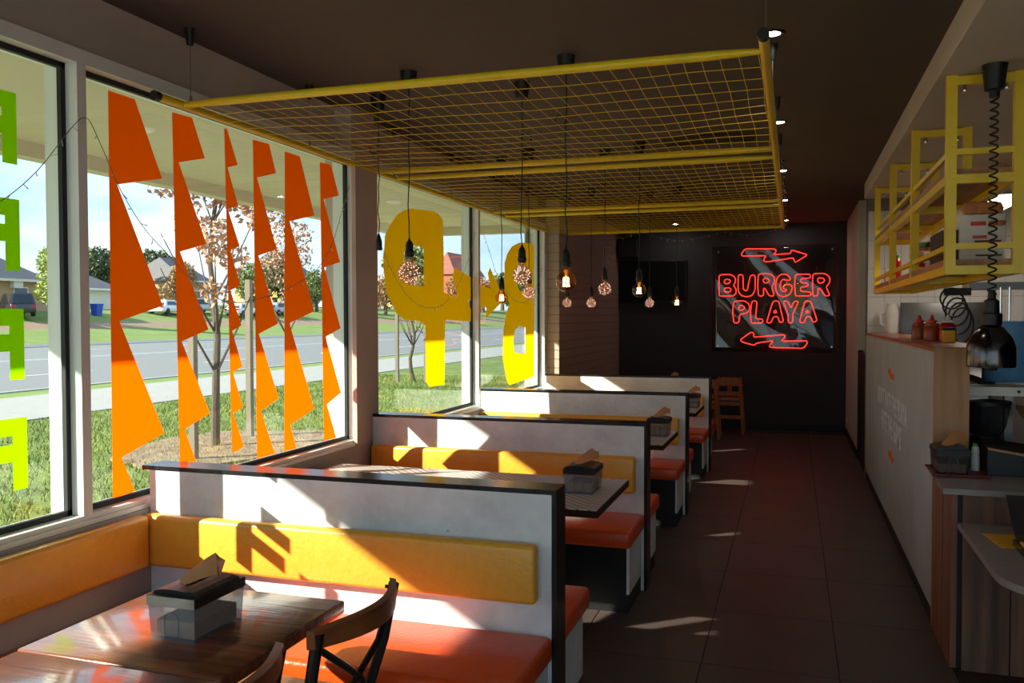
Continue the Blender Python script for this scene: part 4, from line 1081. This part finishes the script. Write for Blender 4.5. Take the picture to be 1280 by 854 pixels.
# under-shelf cable bundle and steel rail
t = thing('cable_bundle', (1.05, 6.6, 1.75), 'black coiled cables hanging under the yellow shelf', 'cable')
for k in range(5):
    pts = [(1.02+.07*math.sin(a)+.02*k, 6.5+.02*k, 1.72-.045*k+(.07+.012*k)*math.cos(a)) for a in [2*math.pi*q/18 for q in range(18)]]
    MB().tube(pts, .006, 6, True).build('cable_loop', 'black_matte', t)
MB().box(.98, 6.5, 1.74, 1.14, 6.56, 1.79).build('hook', 'black_matte', t)
t = thing('steel_wall_shelf', (1.7, 7.4, 1.78), 'steel shelf at the back of the kitchen under the light panel', 'shelf')
box('plate', 'brushed_steel', t, 1.25, 7.2, 1.80, 2.0, 7.5, 1.85); box('bracket', 'brushed_steel', t, 1.9, 7.3, 1.72, 1.95, 7.35, 1.80)
for x in (1.25, 1.96): MB().tube([(x+.02, 7.46, 1.85), (x+.02, 7.46, SOF)], .008, 8).build('hanger_rod', 'brushed_steel', t)
t = thing('light_panel', (1.53, 7.78, 2.5), 'bright rectangular hanging light panel in the kitchen behind the yellow shelf', 'ceiling light')
box('frame', 'brushed_steel', t, 1.37, 7.26, 2.50, 1.70, 8.30, 2.53); box('diffuser', 'kitchen_panel', t, 1.39, 7.28, 2.494, 1.68, 8.28, 2.50)
for y in (7.5, 8.1): MB().tube([(1.535, y, 2.53), (1.535, y, SOF)], .006, 6).build('hanger_rod', 'brushed_steel', t)
t = thing('range_hood', (2.6, 6.6, 1.9), 'dark steel exhaust hood deep in the kitchen', 'hood')
MB().hull8([(2.25, 5.2, 1.75), (3.28, 5.2, 1.75), (3.28, 7.1, 1.75), (2.25, 7.1, 1.75)], [(2.7, 5.2, 2.4), (3.28, 5.2, 2.4), (3.28, 7.1, 2.4), (2.7, 7.1, 2.4)]).build('canopy', 'dark_brown', t)
box('duct', 'dark_brown', t, 2.8, 5.6, 2.4, 3.2, 6.6, SOF-.002)

# yellow hanging shelf
t = thing('hanging_shelf', (.86, 6.5, SOF), 'yellow steel shelf rack with timber boards hung over the counter', 'shelf')
SX0, SX1, ZS = .695, 1.03, 1.80; FY = [4.62, 5.90, 7.15, 8.42]; w_ = .046
post = None
for i, y in enumerate(FY):
    for x in (SX0, SX1-w_): box('post', 'yellow_steel', t, x, y, ZS, x+w_, y+w_, SOF-.001)
    for z in (SOF-w_-.002, 2.235, ZS): box('cross_bar', 'yellow_steel', t, SX0+w_, y+.002, z, SX1-w_, y+w_-.002, z+w_*.92)
    if i == 0:
        for z in (2.37, 1.92): box('cross_bar', 'yellow_steel', t, SX0+w_, y+.004, z, SX1-w_, y+.03, z+.03)
    for x in (SX0+w_+.02, SX1-w_-.045): MB().lathe([(.012, -.03), (.015, -.02), (.008, 0)], (x+.012, y+.02, SOF-w_-.002), 10).build('bolt', 'chrome', t, True)
for x in (SX0, SX1-w_):
    for z in (2.235, ZS): box('side_rail', 'yellow_steel', t, x+.003, FY[0]+w_, z, x+w_-.003, FY[-1], z+w_*.92)
    for z in ((2.37, 1.92) if x == SX0 else ()): box('guard_rail', 'yellow_steel', t, x+.01, FY[0]+w_, z, x+.035, FY[-1], z+.026)
for z in (2.235, ZS): box('shelf_board', 'oak_shelf', t, SX0+.004, FY[0]+w_+.002, z+w_*.92+.001, SX1-.004, FY[-1]-.002, z+w_*.92+.032)
ZL = ZS+w_*.92+.0335
bottle((.78, 7.60, ZL), 'red chilli sauce bottle with green cap on the yellow shelf', 'ketchup_red', 'cap_green', .045, .24, grp='bottles on the yellow shelf')
bottle((.77, 7.95, ZL), 'small pale sauce bottle beside the red chilli bottle', 'white_card', 'white_card', .035, .15, grp='bottles on the yellow shelf', nozzle=False)
def jar(loc, label, lid):
    t = thing('sauce_jar', loc, label, 'jar', 'jars on the yellow shelf')
    MB().lathe([(.06, 0), (.064, .01), (.064, .14), (.05, .165), (.05, .175)], loc, 18).build('body', 'bulb_clear', t, True)
    MB().lathe([(.057, .006), (.057, .12)], loc, 18).build('contents', 'ketchup_red' if lid == 'white_card' else 'white_card', t, True)
    MB().lathe([(.0655, .04), (.0655, .11)], loc, 18).build('label_band', 'cap_red' if lid != 'white_card' else 'white_card', t, True)
    MB().lathe([(.055, .172), (.056, .20), (.0001, .203)], loc, 18).build('lid', lid, t, True)
jar((.81, 6.42, ZL), 'white-lidded jar on the yellow shelf left of the red label jar', 'white_card')
jar((.81, 6.20, ZL), 'red label jar with green lid on the yellow shelf', 'cap_green')
jar((.81, 5.72, ZL), 'white-lidded jar on the yellow shelf nearest the bun carton', 'white_card')
t = thing('carton_box', (.94, 6.0, ZL), 'brown cardboard box on the lower yellow shelf behind the jars', 'box')
box('carton', 'carton', t, .89, 6.02, ZL, .982, 6.30, ZL+.2); box('tape', 'brown_label', t, .93, 6.018, ZL+.0, .95, 6.302, ZL+.201)
t = thing('bun_carton', (.90, 5.1, ZL), 'white burger bun carton at the near end of the yellow shelf', 'box')
box('carton', 'white_card', t, .812, 4.95, ZL, 1.015, 5.45, ZL+.24)
for x in (.965, .995): MB().lathe([(.0001, -.02), (.022, -.018), (.026, -.002), (.02, .006), (.0001, .01)], (x, 4.948, ZL+.2), 14).build('bun_print', 'bun', t)
box('label_print', 'cap_red', t, .86, 4.947, ZL+.185, .93, 4.95, ZL+.205); box('label_print', 'ketchup_red', t, .87, 4.947, ZL+.12, .935, 4.95, ZL+.135); box('label_print', 'brown_label', t, .88, 4.947, ZL+.07, 1.0, 4.95, ZL+.11); box('label_print', 'black_matte', t, .885, 4.947, ZL+.03, 1.005, 4.95, ZL+.037)
t = thing('dark_carton', (.78, 5.2, ZL), 'dark brown printed box left of the bun carton on the yellow shelf', 'box')
box('carton', 'dark_brown', t, .735, 4.98, ZL, .808, 5.4, ZL+.17)
for k in range(4): box('print_line', 'brown_label', t, .742, 4.978, ZL+.04+.03*k, .802, 4.98, ZL+.048+.03*k)
t = thing('bun_bag', (.88, 5.15, ZL+.242), 'clear bag of burger buns lying on top of the bun carton', 'bag')
MB().rbox(.84, 4.98, ZL+.2425, 1.0, 5.3, ZL+.31, r=.03, seg=3).build('bag', 'smoke_clear' if 'smoke_clear' in MATS else 'white_card', t, True)
for k in range(3): MB().lathe([(.0001, -.03), (.04, -.025), (.05, 0), (.035, .03), (.0001, .038)], (.87+.05*k, 4.985, ZL+.275), 16, 1, .3).build('bun', 'bun', t, True)
box('label_print', 'cap_red', t, .855, 4.976, ZL+.285, .91, 4.979, ZL+.30)

# ================================================================== STRING LIGHTS
def string_light(pts, label, step=.07, seed=1):
    rnd = random.Random(seed); P = [Vector(p) for p in pts]
    t = thing('string_light', P[0], label, 'string light', 'fairy light strings')
    sm = []                                   # Catmull-Rom through the points
    for i in range(len(P)-1):
        a, b, c, d = P[max(i-1, 0)], P[i], P[i+1], P[min(i+2, len(P)-1)]
        for k in range(8):
            s = k/8; sm.append(.5*((2*b)+(c-a)*s+(2*a-5*b+4*c-d)*s*s+(3*b-a-3*c+d)*s**3))
    sm.append(P[-1])
    MB().tube(sm, .0016, 5).build('wire', 'wire_grey', t, True)
    acc = 0; ld = MB(); sg = 1
    for a, b in zip(sm, sm[1:]):
        acc += (b-a).length
        if acc > step:
            acc = 0; sg = -sg; dr = Vector((rnd.uniform(-.2, .6), sg*rnd.uniform(.3, 1), rnd.uniform(-1, .3))).normalized()
            ld.tube([b, b+dr*.018], .0016, 5); ld.tube([b+dr*.018, b+dr*.028], .0022, 5)
    ld.build('led_stem', 'led_clear', t)['kind'] = 'stuff'
XS_ = -2.59
def sp(u, v, x=XS_): return on(u, v, x=x)
string_light([sp(-60, 280), sp(0, 252), sp(45, 215), sp(85, 165), sp(100, 149), sp(106, 147)], 'fairy light string drooping across the left window', seed=1)
string_light([sp(106, 147), sp(113, 153), sp(130, 190), sp(150, 236), sp(180, 285), sp(210, 318), sp(240, 350), sp(285, 378), sp(330, 372), sp(365, 358), sp(395, 338), sp(415, 305), sp(428, 262), sp(437, 232)], 'fairy light string swagged across the zigzag window', seed=2)
string_light([sp(474, 300), sp(484, 325), sp(497, 352), sp(515, 375), sp(535, 385), sp(556, 379), sp(575, 352), sp(588, 315), sp(594, 290)], 'fairy light string swagged across the letter P', seed=3)
string_light([sp(604, 292), sp(612, 315), sp(622, 345), sp(640, 372), sp(655, 378), sp(668, 365), sp(678, 335)], 'fairy light string swagged across the letter B', seed=4)
def sq(u, v): return on(u, v, y=9.62)
string_light([sq(690, 292), sq(715, 295), sq(745, 301), sq(775, 298), sq(800, 291), sq(825, 297), sq(850, 301), sq(880, 296), sq(905, 290), sq(930, 294), sq(955, 291), sq(976, 285)], 'fairy light string hanging under the far end of the yellow frame', seed=5)
string_light([(XR+.025, 9.55, ZG+.01), (XR+.03, 8.6, ZG-.02), (XR+.028, 7.6, ZG+.02), (XR+.03, 6.6, ZG-.01), (XR+.026, 5.6, ZG+.02)], 'fairy light string wrapped along the right pipe of the yellow frame', seed=6)
